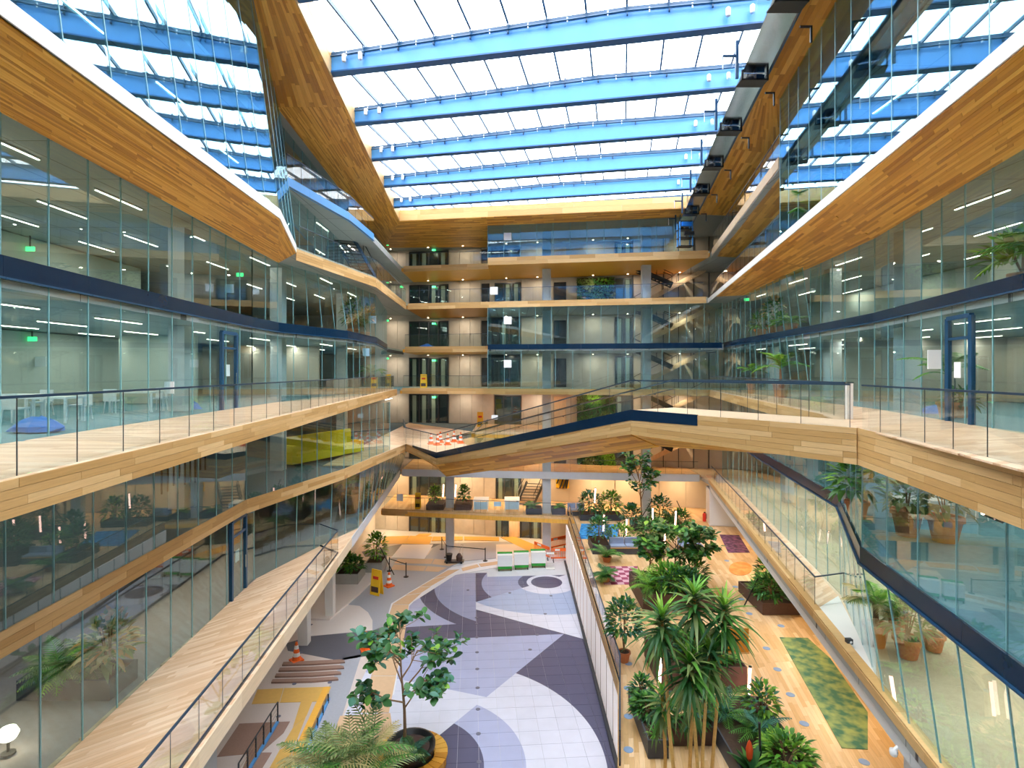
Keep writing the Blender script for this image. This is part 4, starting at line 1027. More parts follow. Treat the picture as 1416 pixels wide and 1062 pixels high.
for y in (19, 24, 29, 34, 39):
    downlight(Rx(y)+2.0, y, 6.745, 'small round ceiling downlight below the timber balcony', 'downlights below the balcony', 70, (1, .72, .4))
for L in (3, 4, 5, 6, 7):
    p = BW(600, LV[L]+2.55, .6); exit_sign(p, 'green exit sign over the lift lobby door '+NM[L])
    p = BW(536, LV[L]+2.7, 3.0); exit_sign(p, 'small green exit sign at the gallery corner '+NM[L], .2, .14)
for x, y, z, w in ((-19.94, 22.9, 20.9, 'left office above the navy band'), (-19.94, 23.0, 17.2, 'left room behind the pale timber balcony'), (-14.3, 29.0, 20.9, 'left office near the second column'), (16.3, 39.0, 20.9, 'right office by the potted plants')):
    t = thing('exit_sign', 'green exit sign fixed high in the '+w, 'sign', (x, y, z), 0, 'green exit signs')
    MB().box(-.04, .3, -.03, .03, -.09, .09).build('lit_panel', 'exit_green', t)
    MB().box(.1, .14, -.02, .02, .09, (21.44 if z > 20 else 17.54)-z).build('hanger', 'dark_frame', t)

# ================================================================ room partitions and loose things behind the glass
wl = struct(MB().box(-20.2, -20, -3, 30, 14.4, 17.5).build('wall_left', 'wall_sage')); struct(MB().box(-20.2, -20, -3, 30, 18, 21.4).build('wall_left', 'wall_sage'))
struct(MB().box(-19.2, -19, -3, 46, 7.2, 10.3).build('wall_left', 'wall_taupe')); struct(MB().box(-19.2, -19, -3, 46, 10.8, 13.9).build('wall_left', 'wall_taupe'))
struct(MB().box(-20, -12.5, 36.0, 36.2, 14.4, 17.5).build('wall_left', 'wall_taupe'))
struct(MB().box(24, 24.2, -3, 48, 14.4, 17.5).build('wall_right', 'wall_taupe')); struct(MB().box(24, 24.2, -3, 48, 18, 21.4).build('wall_right', 'wall_sage'))
struct(MB().box(22, 22.2, -3, 48, 7.2, 10.3).build('wall_right', 'wall_taupe')); struct(MB().box(22, 22.2, -3, 48, 10.8, 13.9).build('wall_right', 'wall_taupe'))
struct(MB().box(16.2, 24, 27.0, 27.2, 14.4, 17.5).build('wall_right', 'wall_taupe'))
struct(MB().box(-18, -14.5, 25.5, 25.7, 14.4, 17.5).build('wall_left', 'wall_sage'))
struct(MB().box(-14, -13.8, 0, 60, 0, 6.7).build('wall_left', 'white_paint'))
struct(MB().box(18.6, 18.8, 10, 43, 3.6, 6.7).build('wall_right', 'white_paint'))
for i, y in enumerate((12.2, 14.6)):
    WIN[0] += 1; wn = struct(empty('window_%d' % WIN[0], (-19.95, y, 14.9)))
    MB().box(0, .04, -.8, .8, 0, 2.2).build('pane', 'daylight_window', wn)
    for q in (-.85, .0, .85): MB().box(0, .1, q-.05, q+.05, -.4, 2.5).build('frame', 'dark_frame', wn)
def loose(name, mb, mat, loc, label, cat, grp=None):
    o = mb.build(name, mat); o.location = loc; return tag(o, label, cat, grp)
def crumple(w, d, h, seed):
    rr = random.Random(seed); m = MB(); n = 9; rings = []
    for k, (q, zz) in enumerate(((1, 0), (.95, .35), (.6, .8), (.2, 1))):
        rings.append([V((math.cos(2*math.pi*i/n)*w/2*q*rr.uniform(.8, 1.15), math.sin(2*math.pi*i/n)*d/2*q*rr.uniform(.8, 1.15), zz*h*rr.uniform(.85, 1.1) if zz else 0)) for i in range(n)])
    return m.loft(rings)
p = P(98, 600, 14.4); loose('tarpaulin', crumple(1.3, .7, .35, 1), 'blue_plastic', (-11.6, 13.6, 14.4), 'crumpled blue tarpaulin on the floor behind the left balcony glass', 'tarpaulin')
loose('tarpaulin', crumple(.7, .5, .3, 2), 'blue_plastic', (-12.4, 21.6, 14.4), 'small blue tarpaulin heap beside the glazed door', 'tarpaulin')
loose('tarpaulin', crumple(1.2, .8, .3, 3), 'blue_plastic', (14.9, 19.4, 14.4), 'crumpled blue tarpaulin on the floor behind the right balcony glass', 'tarpaulin')
loose('tarpaulin', crumple(1.3, .8, .35, 4), 'blue_plastic', BW(590, 18.0, 5.2), 'blue tarpaulin heap on the gallery of the dark lift lobby', 'tarpaulin')
def notice(px, py, y, w, h, mat, lab):
    o = MB().box(-w/2, w/2, -.01, .01, -h/2, h/2).build('paper_notice', mat); o.location = PD(px, py, y); tag(o, lab, 'notice')
notice(234, 536, 17.5, .3, .38, 'paper_white', 'white paper notice taped to the left balcony glass')
for px, py, lab in ((702, 327, 'top glass box under the skylight'), (683, 402, 'gallery railing near the living wall'), (702, 443, 'glass box below the living wall'), (702, 503, 'glass box just above the bridge')):
    notice(px, py, 45.4, .62, .62, 'paper_white', 'square white notice on the '+lab)
notice(1292, 497, 14.6, .35, .5, 'paper_white', 'white notice hanging inside the right glazed room'); notice(317, 399, 22.0, .34, .34, 'blue_tint', 'square pale blue sticker on the left office glass')
notice(515, 442, 37.3, .5, .5, 'blue_tint', 'blue sticker on the leaning panes above the left plants'); notice(506, 487, 35.8, .45, .5, 'blue_tint', 'blue sticker on the leaning panes below the navy band')
notice(54, 500, 23.35, .6, .42, 'paper_white', 'white door sign hung in the far left room')
notice(684, 577, 44, .5, .34, 'paper_white', 'white board on the bridge landing storey')
notice(553, 688, 47.9, .55, .6, 'paper_white', 'white notice on the railing of the yellow gallery')
# yellow sofa, sculpture, tables
so = thing('sofa', 'long yellow sofa with high back behind the lower left glass', 'sofa', (-10.85, 32.3, 10.8), math.radians(66))
MB().box(-2.6, 2.6, -.45, .45, .12, .5).build('seat', 'sofa_yellow', so); MB().box(-2.6, 2.6, .3, .5, .5, 1.5).build('backrest', 'sofa_yellow', so)
MB().box(-2.9, -2.6, -.45, .5, .12, 1.1).build('armrest', 'sofa_yellow', so); MB().box(2.6, 2.9, -.45, .5, .12, .8).build('armrest', 'sofa_yellow', so)
for i in range(4): MB().box(-2.5+i*1.27, -1.3+i*1.27, -.42, .28, .5, .62).build('cushion', 'sofa_yellow', so)
st = thing('stick_sculpture', 'row of upright black rods hanging in the lower left room', 'sculpture', (-11.7, 18.6, 11.7))
rr = random.Random(4)
MB().box(-.03, .03, -.1, 2.8, 2.2, 2.24).build('ceiling_bar', 'pipe_black', st)
for i in range(9):
    h = rr.uniform(.7, 1.5); MB().tube([(0, i*.33, rr.uniform(0, .5)), (0, i*.33, h+.6)], .03, 6).build('rod', 'pipe_black', st); MB().tube([(0, i*.33, h+.6), (0, i*.33, 2.2)], .004, 4).build('wire', 'pipe_black', st)
for i, y in enumerate((9.9, 10.4)): loose('vertical_tube', MB().tube([(0, 0, 0), (0, 0, 2.9)], .03, 6), 'sofa_yellow', (-11.0, y+1.2, 10.85), 'thin yellow vertical tube behind the lower left glass', 'tube', 'yellow tubes')
gb = thing('reflection_globe', 'glowing round globe added as a lamp reflection in the carpeted left room', 'lamp', (-11.4, 12.6, 7.2))  # glowing globe on a stand, added in place of a lamp's reflection
MB().lathe((0, 0, 0), [(.14, 0), (.14, .04), (.03, .06), (.03, .3)], 12).build('stand', 'black_metal', gb); MB().lathe((0, 0, .28), [(.03, 0), (.14, .06), (.2, .18), (.14, .31), (.03, .36)], 14).build('globe', 'lamp_spot', gb, True)
sp = thing('spotlight', 'black cylindrical spotlight glowing under the right balcony edge', 'lamp', (9.0, 10.6, 13.2)); MB().tube([(0, 0, 0), (.28, -.1, -.12)], .1, 10).build('can', 'black_metal', sp); MB().tube([(0, 0, 0), (-.02, .008, .008)], .085, 10).build('lens', 'lamp_spot', sp); MB().box(.1, .14, -.05, -.01, -.05, .28).build('arm', 'black_metal', sp)
def table(loc, lab, w=1.5, d=.8, h=.75, top='paper_white', rz=0, grp=None, panel=None):
    t = thing('table', lab, 'table', loc, rz, grp); MB().box(-w/2, w/2, -d/2, d/2, h-.06, h).build('tabletop', top, t)
    for sx in (-1, 1):
        for sy in (-1, 1): MB().box(sx*(w/2-.06)-.03, sx*(w/2-.06)+.03, sy*(d/2-.06)-.03, sy*(d/2-.06)+.03, 0, h-.06).build('leg', 'paper_white', t)
    if panel: MB().box(-w/2+.1, w/2-.1, -d/2, -d/2+.03, .15, h-.12).build('front_panel', panel, t)
table(P(665, 706, 3.6)+V((0, .5, 0)), 'white table with grey blue panel on the yellow gallery', 1.35, 1.5, .95, panel='blue_tint', grp='white tables on the yellow gallery')
table(P(708, 706, 3.6)+V((0, .5, 0)), 'white table with grey blue panel on the yellow gallery', 1.35, 1.5, .95, panel='blue_tint', grp='white tables on the yellow gallery')
notice(688, 697, 48.0, .62, .4, 'blue_tint', 'pale blue board standing between the two white tables')
def chair(loc, rz, lab, mat, grp):
    t = thing('chair', lab, 'chair', loc, rz, grp); MB().box(-.22, .22, -.22, .22, .42, .47).build('seat', mat, t); MB().box(-.22, .22, .18, .22, .47, .85).build('backrest', mat, t)
    for sx in (-.18, .18):
        for sy in (-.18, .18): MB().bar((sx, sy, .42), (sx*1.2, sy*1.2, 0), .03).build('leg', 'paper_white', t)
for i, (x, y) in enumerate(((-13.6, 20.2), (-15.8, 17.6), (-13.3, 16.0))):
    table((x, y, 14.4), 'white meeting table in the left room behind the balcony', 1.6, .8, .74, grp='meeting tables in the left room')
    for s in (-1, 1): chair((x+s*.3, y+s*.75, 14.4), 0 if s > 0 else math.pi, 'white office chair at the meeting table behind the balcony', 'paper_white', 'white chairs in the left room')
for i, (x, y) in enumerate(((13.8, 19.0), (15.9, 19.8))):
    table((x, y, 10.8), 'pale table in the right room behind the lower navy band', 1.4, .8, .74, grp='tables in the right room')
    for s in (-1, 1): chair((x, y+s*.75, 10.8), 0 if s > 0 else math.pi, 'blue chair at the pale table behind the lower navy band', 'blue_tint', 'blue chairs in the right room')
for i, (x, y) in enumerate(((13.6, 12.6), (14.6, 14.2))):
    o = thing('lounge_chair', 'white padded lounge chair in the right room on blue carpet', 'chair', (x, y, 10.8), .4, 'lounge chairs'); MB().box(-.5, .5, -.45, .45, .2, .45).build('seat', 'paper_white', o); MB().box(-.5, .5, .3, .45, .45, .85).build('backrest', 'paper_white', o)
    for sx in (-.4, .4):
        for sy in (-.35, .35): MB().box(sx-.03, sx+.03, sy-.03, sy+.03, 0, .2).build('leg', 'black_metal', o)

# ================================================================ signs, cones, barriers and carts
def cone(loc, lab, grp, s=1.0):
    t = thing('traffic_cone', lab, 'cone', loc, random.random(), grp)
    MB().box(-.2*s, .2*s, -.2*s, .2*s, 0, .05*s).build('base', 'orange_plastic', t)
    pr = [(.16, .05), (.135, .18), (.11, .31), (.085, .44), (.06, .57), (.04, .68)]
    for i in range(5): MB().lathe((0, 0, 0), [(pr[i][0]*s, pr[i][1]*s), (pr[i+1][0]*s, pr[i+1][1]*s)], 10).build('body' if i % 2 == 0 else 'white_band', 'orange_plastic' if i % 2 == 0 else 'cone_white', t)
cone(P(538, 811, 0)+V((0, 0, .02)), 'orange and white cone beside the yellow warning board', None, 1.5)
cone(P(506, 899, 0)+V((0, 0, .02)), 'orange and white cone behind the fig tree leaves', None, 1.5); cone(P(410, 914, 0)+V((0, 0, .02)), 'orange and white cone on the pale floor by the striped steps', None, 1.5)
for px, py in ((596, 614), (605, 615.5), (609, 612), (619, 615), (628, 611), (637, 613)):
    cone(P(px, py, 10.8), 'orange and white cone in the cluster at the foot of the bridge', 'cones on the bridge landing', 1.15)
def board(loc, lab, h=1.5, w=.5, rz=0):
    t = thing('warning_sign', lab, 'sign', loc, rz)
    for s in (-1, 1):
        MB().hexa([(-w/2, s*.22-.02, 0), (w/2, s*.22-.02, 0), (w/2, s*.22+.02, 0), (-w/2, s*.22+.02, 0), (-w/2, s*.02-.02, h), (w/2, s*.02-.02, h), (w/2, s*.02+.02, h), (-w/2, s*.02+.02, h)]).build('leaf', 'yellow_sign', t)
    MB().box(-w*.3, w*.3, -.12, -.09, h*.62, h*.74).build('red_symbol', 'red_print', t); MB().box(-w*.38, w*.38, -.225, -.205, h*.12, h*.34).build('dark_symbol', 'corten', t)
    return t
board(P(521, 822, 0)+V((0, 0, .02)), 'tall yellow warning board standing on the grey stone floor', 1.75, .85, -.5)
board(P(664, 590, 10.8), 'yellow warning board on the bridge landing storey', 1.35, .55); board(PD(586, 531, 49.6)*1, 'yellow warning board before the lift lobby above the bridge', 1.2, .55)
board(PD(536.5, 531.5, 49.6), 'yellow warning board beside the left gallery corner', 1.2, .5); board(P(578, 703, 3.6), 'slim yellow warning board on the yellow gallery', 1.4, .5)
for o in [o for o in bpy.data.objects if o.name.startswith('warning_sign')]:
    if 13 < o.location.z < 15.5: o.location.z = 14.42
def stanchion(px, py, lab='black belt stanchion on the ground floor'):
    p = P(px, py, 0); t = thing('stanchion', lab, 'stanchion', (p.x, p.y, .02), 0, 'belt stanchions'); MB().lathe((0, 0, 0), [(.2, 0), (.2, .03), (.05, .06)], 12).build('base', 'black_metal', t); MB().tube([(0, 0, .05), (0, 0, 1.1)], .04, 8).build('post', 'black_metal', t); return p
S = [stanchion(*q) for q in ((538.5, 790), (561.5, 798), (611, 760), (617, 771), (671, 776))]
for a, b in ((S[0], S[1]), (S[2], S[3]), (S[3], S[4])):
    loose('belt', MB().bar((0, 0, 0), b-a, .02, .06), 'black_metal', (a.x, a.y, 1.0), 'black retractable belt stretched between stanchions', 'belt', 'stanchion belts')
def barrier(a, b, lab):
    t = thing('barrier', lab, 'barrier', (a.x, a.y, 0), 0, 'orange crowd barriers'); d = b-a
    for z in (.3, 1.05): MB().bar(Z*z, d+Z*z, .05, .12).build('rail', 'orange_plastic', t)
    MB().bar(Z*.95, d+Z*.95, .06, .2).build('top_board', 'orange_plastic', t); MB().bar(d*.2+Z*.98+V((0, -.05, 0)), d*.45+Z*.98+V((0, -.05, 0)), .02, .16).build('white_label', 'cone_white', t)
    n = int(d.length/.16)
    for i in range(n+1): MB().bar(d*(i/n)+Z*.3, d*(i/n)+Z*1.0, .05, .04).build('slat', 'orange_plastic', t)
    for q in (.12, .88): MB().bar(d*q+V((-.0, -.3, .03)), d*q+V((0, .3, .03)), .08, .06).build('foot', 'dark_frame', t); MB().bar(d*q, d*q+Z*.3, .05).build('foot_post', 'dark_frame', t)
barrier(P(739, 766, 0), P(760, 775, 0), 'orange plastic crowd barrier set at an angle near the carts'); barrier(P(762, 776.5, 0), P(789, 776, 0), 'orange plastic crowd barrier facing the ring on the floor'); barrier(P(761, 762, 0), P(783, 757, 0), 'orange plastic crowd barrier beside the round column')
def cart(px, py, w):
    p = P(px, py, 0); t = thing('wheeled_cart', 'white wheeled cart with green lid and base, '+w, 'cart', (p.x, p.y+.4, .0), .05, 'green and white carts')
    MB().box(-.58, .58, -.4, .3, .38, 1.2).build('body', 'cone_white', t); MB().box(-.6, .6, .06, .34, 1.2, 1.32).build('lid', 'green_top', t); MB().box(-.59, .59, -.41, .06, 1.2, 1.25).build('cover', 'cone_white', t)
    MB().box(-.56, .56, -.38, .3, .16, .38).build('base', 'green_top', t)
    for sx in (-.5, .5):
        for sy in (-.35, .35): MB().tube([(sx-.03, sy, .1), (sx+.03, sy, .1)], .1, 10).build('wheel', 'black_metal', t)
for q in ((698, 790, 'next to the belt stanchion'), (721, 788, 'between the two other carts'), (744.5, 785.5, 'next to the orange barriers')): cart(*q)
t = thing('display_stand', 'clear plastic display stand beside the carts', 'stand', P(761, 786, 0)); MB().box(-.35, .35, -.3, .3, 0, .05).build('foot', 'cone_white', t); MB().box(-.3, .3, -.03, .03, .05, 1.5).build('panel', 'glass_rail', t); MB().box(-.3, .3, -.2, .2, 1.2, 1.24).build('shelf', 'cone_white', t)
t = thing('cleaning_trolley', 'cleaning trolley with black bucket on the ground floor', 'trolley', P(630, 778, 0)); MB().box(-.9, .7, -.3, .3, .12, .18).build('platform', 'dark_frame', t); MB().lathe((-.55, 0, .18), [(.2, 0), (.3, .55)], 12).build('bucket', 'black_metal', t); MB().lathe((.3, 0, .18), [(.24, 0), (.26, .35), (.1, .6)], 10).build('vacuum', 'corten', t); MB().tube([(.3, 0, .7), (.45, 0, 1.5), (.6, 0, 1.5), (.6, 0, .2)], .025, 6).build('hose', 'chrome', t)
for sx in (-.7, .5): MB().tube([(sx, -.32, .08), (sx, .32, .08)], .08, 8).build('wheel', 'black_metal', t)
t = thing('fire_extinguisher', 'red fire extinguisher standing by the grey wall end', 'extinguisher', P(974, 721, 3.6)+V((0, 0, .01))); MB().lathe((0, 0, 0), [(.13, 0), (.14, .05), (.14, .6), (.06, .7)], 12).build('cylinder', 'red_print', t, True); MB().box(-.05, .05, -.1, .03, .7, .78).build('valve', 'black_metal', t); MB().tube([(.05, 0, .74), (.18, 0, .6), (.17, 0, .2)], .02, 6).build('hose', 'black_metal', t)
# ground floor left: plinth, leaning pillars, parapet and blue railing
for px, py, w in ((421, 890, .55), (457, 852, .5), (482, 752, .6)):
    p = P(px, py, 0); o = struct(MB().hexa([(-w/2, -w/2, 0), (w/2, -w/2, 0), (w/2, w/2, 0), (-w/2, w/2, 0), (-w*.8, -w*.8, 6.7), (w*.4, -w*.8, 6.7), (w*.4, w*.8, 6.7), (-w*.8, w*.8, 6.7)]).build('column', 'white_paint')); o.location = p
a, b = P(452, 968, 0), P(400, 1085, 0)
t = thing('timber_parapet', 'low timber parapet with blue steel base and small posts', 'parapet', a); d = b-a
MB().bar(Z*.35, d+Z*.35, .06, .5).build('timber_board', 'wood_fascia', t); MB().bar(Z*.06+V((.1, 0, 0)), d+Z*.06+V((.1, 0, 0)), .1, .12).build('base_rail', 'blue_beam', t); MB().bar(Z*.62, d+Z*.62, .3, .05).build('timber_cap', 'wood_soffit', t)
for i in range(6): p = d*((i+.3)/6)+V((.14, 0, 0)); MB().bar(p, p+Z*.45, .05).build('post', 'dark_frame', t)
a, b = P(384, 1000, 0), P(330, 1090, 0)
t = thing('steel_railing', 'dark blue steel railing with thin cables over the brown floor', 'railing', a); d = b-a
MB().bar(Z*.05, d+Z*.05, .12, .1).build('base_rail', 'blue_beam', t); MB().bar(Z*.95, d+Z*.95, .04).build('top_rail', 'dark_frame', t)
for i in range(6): p = d*(i/5); MB().bar(p, p+Z*.95, .05).build('post', 'dark_frame', t)
for zz in (.3, .5, .7): MB().tube([Z*zz, d+Z*zz], .008, 4).build('cable', 'chrome', t)
o = struct(MB().prism([tuple(P(x, y, 0)[:2]) for x, y in ((400, 858), (456, 858), (498, 822), (530, 790), (500, 780))], 0, .12).build('floor', 'terrazzo_white'))
# security camera and switches on the grey wall end
t = thing('security_camera', 'white dome camera on a bracket at the end of the grey beam', 'camera', (Rx(14.4)+.2, 14.1, 6.3)); MB().tube([(0, 0, 0), (-.2, -.05, .08), (-.3, -.05, 0)], .045, 8).build('arm', 'cone_white', t); MB().lathe((-.3, -.05, -.16), [(.03, 0), (.08, .03), (.1, .1), (.09, .18)], 12).build('dome', 'spot_white', t, True)
t = thing('mini_camera', 'small grey box camera on the white ledge inside the leaning glass', 'camera', P(1174, 890, 7.26)); MB().box(-.09, .09, -.07, .07, .0, .16).build('body', 'dark_frame', t); MB().tube([(0, -.07, .09), (0, -.11, .09)], .04, 8).build('lens', 'chrome', t)
# ================================================================ plants
def leafmesh(name, mat, ln, wd, droop, fold=.12, seg=4):
    me = MB().leaf((0, 0, 0), (0, 1, 0), (0, 0, 1), ln, wd, droop, fold, random.random(), seg).mesh(name); me.materials.append(MATS[mat])
    me.polygons.foreach_set('use_smooth', [True]*len(me.polygons)); return me
def put(me, name, parent, loc, az, pitch, roll=0, s=1.0):
    o = bpy.data.objects.new(name, me); COL.objects.link(o); o.parent = parent
    o.matrix_local = Matrix.Translation(V(loc)) @ Matrix.Rotation(az, 4, 'Z') @ Matrix.Rotation(pitch, 4, 'X') @ Matrix.Rotation(roll, 4, 'Y') @ Matrix.Scale(s, 4); return o
def pot(parent, r, h, mat='terracotta'):
    MB().lathe((0, 0, 0), [(r*.68, 0), (r*.95, h*.82), (r*1.08, h*.82), (r*1.08, h), (r*.9, h), (r*.88, h*.9)], 16).build('pot', mat, parent, False)
    MB().lathe((0, 0, h*.86), [(r*.86, 0), (r*.8, .03)], 12).build('soil', 'soil', parent)
def cloud(t, rr, c, rx, ry, rz, n, mats, ln, wd, up=.3, droop=.4):
    """leaves scattered over an ellipsoid, pointing outwards"""
    ms = [MB() for _ in mats]
    for i in range(n):
        a, b = rr.uniform(0, 2*math.pi), math.acos(rr.uniform(-.55, 1)); q = rr.uniform(.45, 1.0)**.6
        d = V((math.cos(a)*math.sin(b), math.sin(a)*math.sin(b), math.cos(b)))
        p = V(c)+V((d.x*rx*q, d.y*ry*q, d.z*rz*q)); dd = d+V((rr.uniform(-.5, .5), rr.uniform(-.5, .5), up+rr.uniform(-.3, .4)))
        ms[rr.randrange(len(mats))].leaf(p, dd, Z, ln*rr.uniform(.7, 1.25), wd*rr.uniform(.8, 1.2), droop*rr.uniform(.4, 1.3), seg=3, r=rr.random())
    for m, k in zip(ms, mats):
        if m.v: stuff(m.build('foliage', k, t, True))
SEED = [100]
def bush(loc, label, r, h, n, mats=('leaf_dark', 'leaf_mid'), ln=.3, wd=.13, potr=0, poth=0, ry=None, group=None, name='leafy_shrub', tr=0, up=.3, droop=.4):
    SEED[0] += 1; rr = random.Random(SEED[0]); t = thing(name, label, 'plant', loc, 0, group)
    if potr: pot(t, potr, poth)
    b = poth*.9
    for i in range(5):
        a = rr.uniform(0, 6.28); q = r*.5*rr.random(); MB().tube([(0, 0, b), (math.cos(a)*q*.5, math.sin(a)*q*.5, b+h*.35), (math.cos(a)*q, math.sin(a)*q, b+h*.75)], [.025, .02, .01], 5).build('stem', 'bark', t)
    cloud(t, rr, (0, 0, b+tr+(h-tr)*.45), r, ry or r, (h-tr)*.55, n, mats, ln, wd, up, droop); return t
def spiky(loc, label, r, n, mats=('leaf_mid', 'leaf_bright'), wd=.07, potr=0, poth=0, stem=0, group=None, name='rosette_plant', lo=.1):
    SEED[0] += 1; rr = random.Random(SEED[0]); t = thing(name, label, 'plant', loc, 0, group)
    if potr: pot(t, potr, poth)
    b = poth*.9+stem
    if stem: MB().tube([(0, 0, poth*.9), (.02, .01, b)], [.06, .045], 7).build('trunk', 'bark', t)
    ms = [leafmesh('blade', k, r*q, wd, .35) for k in mats for q in (.85, 1.1)]
    for i in range(n): put(rr.choice(ms), 'blade', t, (0, 0, b), rr.uniform(0, 6.28), rr.uniform(lo, 1.4), 0, rr.uniform(.8, 1.15))
    return t
def frondmesh(mat, ln, wd, n=16):
    m = MB(); rr = random.Random(int(ln*100)); pts = []
    for i in range(n+1):
        q = i/n; pts.append(V((0, ln*q, ln*(.55*q-.75*q*q))))
    m.tube(pts, [.018]*(n)+[.006], 4)
    for i in range(2, n+1):
        p = pts[i]; d = (pts[i]-pts[i-1]).normalized(); w = wd*math.sin(math.pi*(.15+.8*i/n))
        for s in (-1, 1): m.leaf(p, d*.7+V((s, 0, .1)), Z, w*rr.uniform(.85, 1.1), .035+ln*.01, .35, .1, rr.random(), 2)
    me = m.mesh('frond'); me.materials.append(MATS[mat]); return me
def palm(loc, label, ln, n, mats=('leaf_mid',), potr=0, poth=0, trunk=0, wd=.4, group=None, name='palm'):
    SEED[0] += 1; rr = random.Random(SEED[0]); t = thing(name, label, 'plant', loc, 0, group)
    if potr: pot(t, potr, poth)
    b = poth*.9+trunk
    if trunk: MB().tube([(0, 0, poth*.9), (0, 0, b)], [.09, .07], 8).build('trunk', 'bark', t)
    ms = [frondmesh(k, ln*q, wd) for k in mats for q in (.85, 1.1)]
    for i in range(n): put(rr.choice(ms), 'frond', t, (0, 0, b), 6.28*i/n+rr.uniform(-.3, .3), rr.uniform(.0, .9), 0, rr.uniform(.8, 1.1))
    return t
def corn_plant(base, heads, label, leafln=.8, n=46):
    """tall cane with drooping strap leaves"""
    SEED[0] += 1; rr = random.Random(SEED[0]); base = V(base); t = thing('corn_plant', label, 'plant', base)
    ms = [leafmesh('strap_leaf', k, leafln*q, .125, dr, .18, 5) for k in ('leaf_dark', 'leaf_olive', 'leaf_mid') for q, dr in ((.85, .5), (1.05, .85))]
    fresh = leafmesh('strap_leaf', 'leaf_bright', leafln*.8, .10, .25, .2, 5)
    for hd in heads:
        h = V(hd)-base
        MB().tube([(0, 0, 0), h*.4+V((rr.uniform(-.05, .05), 0, 0)), h], [.055, .05, .04], 8).build('cane', 'cane', t)
        for i in range(n):
            q = i/n; az = i*2.4+rr.uniform(-.2, .2)
            put(fresh if q > .86 else rr.choice(ms), 'strap_leaf', t, h+V((0, 0, -.75+.85*q)), az, lerp(-.55, 1.25, q)+rr.uniform(-.15, .15), 0, rr.uniform(.8, 1.1))
    return t
def roundleaf(mat, ln, wd):
    me = MB().leaf((0, 0, 0), (0, 1, 0), (0, 0, 1), ln, wd, .15, .1, random.random(), 5, True).mesh('leaf'); me.materials.append(MATS[mat])
    me.polygons.foreach_set('use_smooth', [True]*len(me.polygons)); return me
def fig_tree(base, top, crown, label, nclus=20, per=9, leaf=.34, rad=.07, mats=('leaf_dark', 'leaf_blue', 'leaf_mid'), bright_leaf='leaf_bright', seed=1, low=.42):
    """trunk, forking limbs, side branches and a rosette of round leaves at every tip"""
    rr = random.Random(seed); base, top = V(base), V(top); t = thing('fig_tree', label, 'tree', base)
    ms = [roundleaf(k, leaf*q, leaf*.66*q) for k in mats for q in (.85, 1.05)]; fr = roundleaf(bright_leaf, leaf, leaf*.62)  # a few leaves at random take the brighter green
    T = top-base; limbs = 9; side = max(3, round(nclus/limbs))
    def tr(q): return T*q+V((.05*math.sin(q*6), .04*math.cos(q*5), 0))
    MB().tube([tr(q) for q in (0, .15, .3, .45, .6, .72)], [rad, rad*.9, rad*.78, rad*.65, rad*.45, rad*.3], 8).build('trunk', 'bark', t)
    for m in range(limbs):
        a = m*2.4+rr.uniform(-.3, .3); s0 = lerp(low*.75, .72, ((m*4) % limbs)/(limbs-1)); p0 = tr(s0)
        up = lerp(.28, .26, m/(limbs-1))*T.z; rch = crown*rr.uniform(.38, .7)*(1 if m % 4 else .45)
        e = p0+V((math.cos(a)*rch, math.sin(a)*rch, up*rr.uniform(.7, 1.1))); mid = lerp(p0, e, .5)+V((0, 0, -.06*T.z*.3))
        MB().tube([p0, mid, e], [rad*.5, rad*.38, rad*.22], 6).build('limb', 'bark', t)
        for c in range(side):
            q = .35+.65*(c+1)/side; s1 = lerp(mid, e, (q-.35)/.65); b = a+rr.uniform(-1.5, 1.5); ln = crown*rr.uniform(.22, .5)
            tip = s1+V((math.cos(b)*ln, math.sin(b)*ln, rr.uniform(-.12, .4)*ln+.08))
            MB().tube([s1, lerp(s1, tip, .5)+V((0, 0, -.04)), tip], [rad*.2, rad*.16, rad*.1], 5).build('twig', 'bark', t)
            for i in range(per):
                put(fr if rr.random() < .06 else rr.choice(ms), 'leaf', t, lerp(s1, tip, rr.uniform(.55, 1.05))+V((rr.uniform(-.05, .05), rr.uniform(-.05, .05), rr.uniform(-.04, .06))), i*2.4+rr.uniform(-.3, .3), rr.uniform(-.5, 1.0), rr.uniform(-.5, .5), rr.uniform(.75, 1.15))
    return t
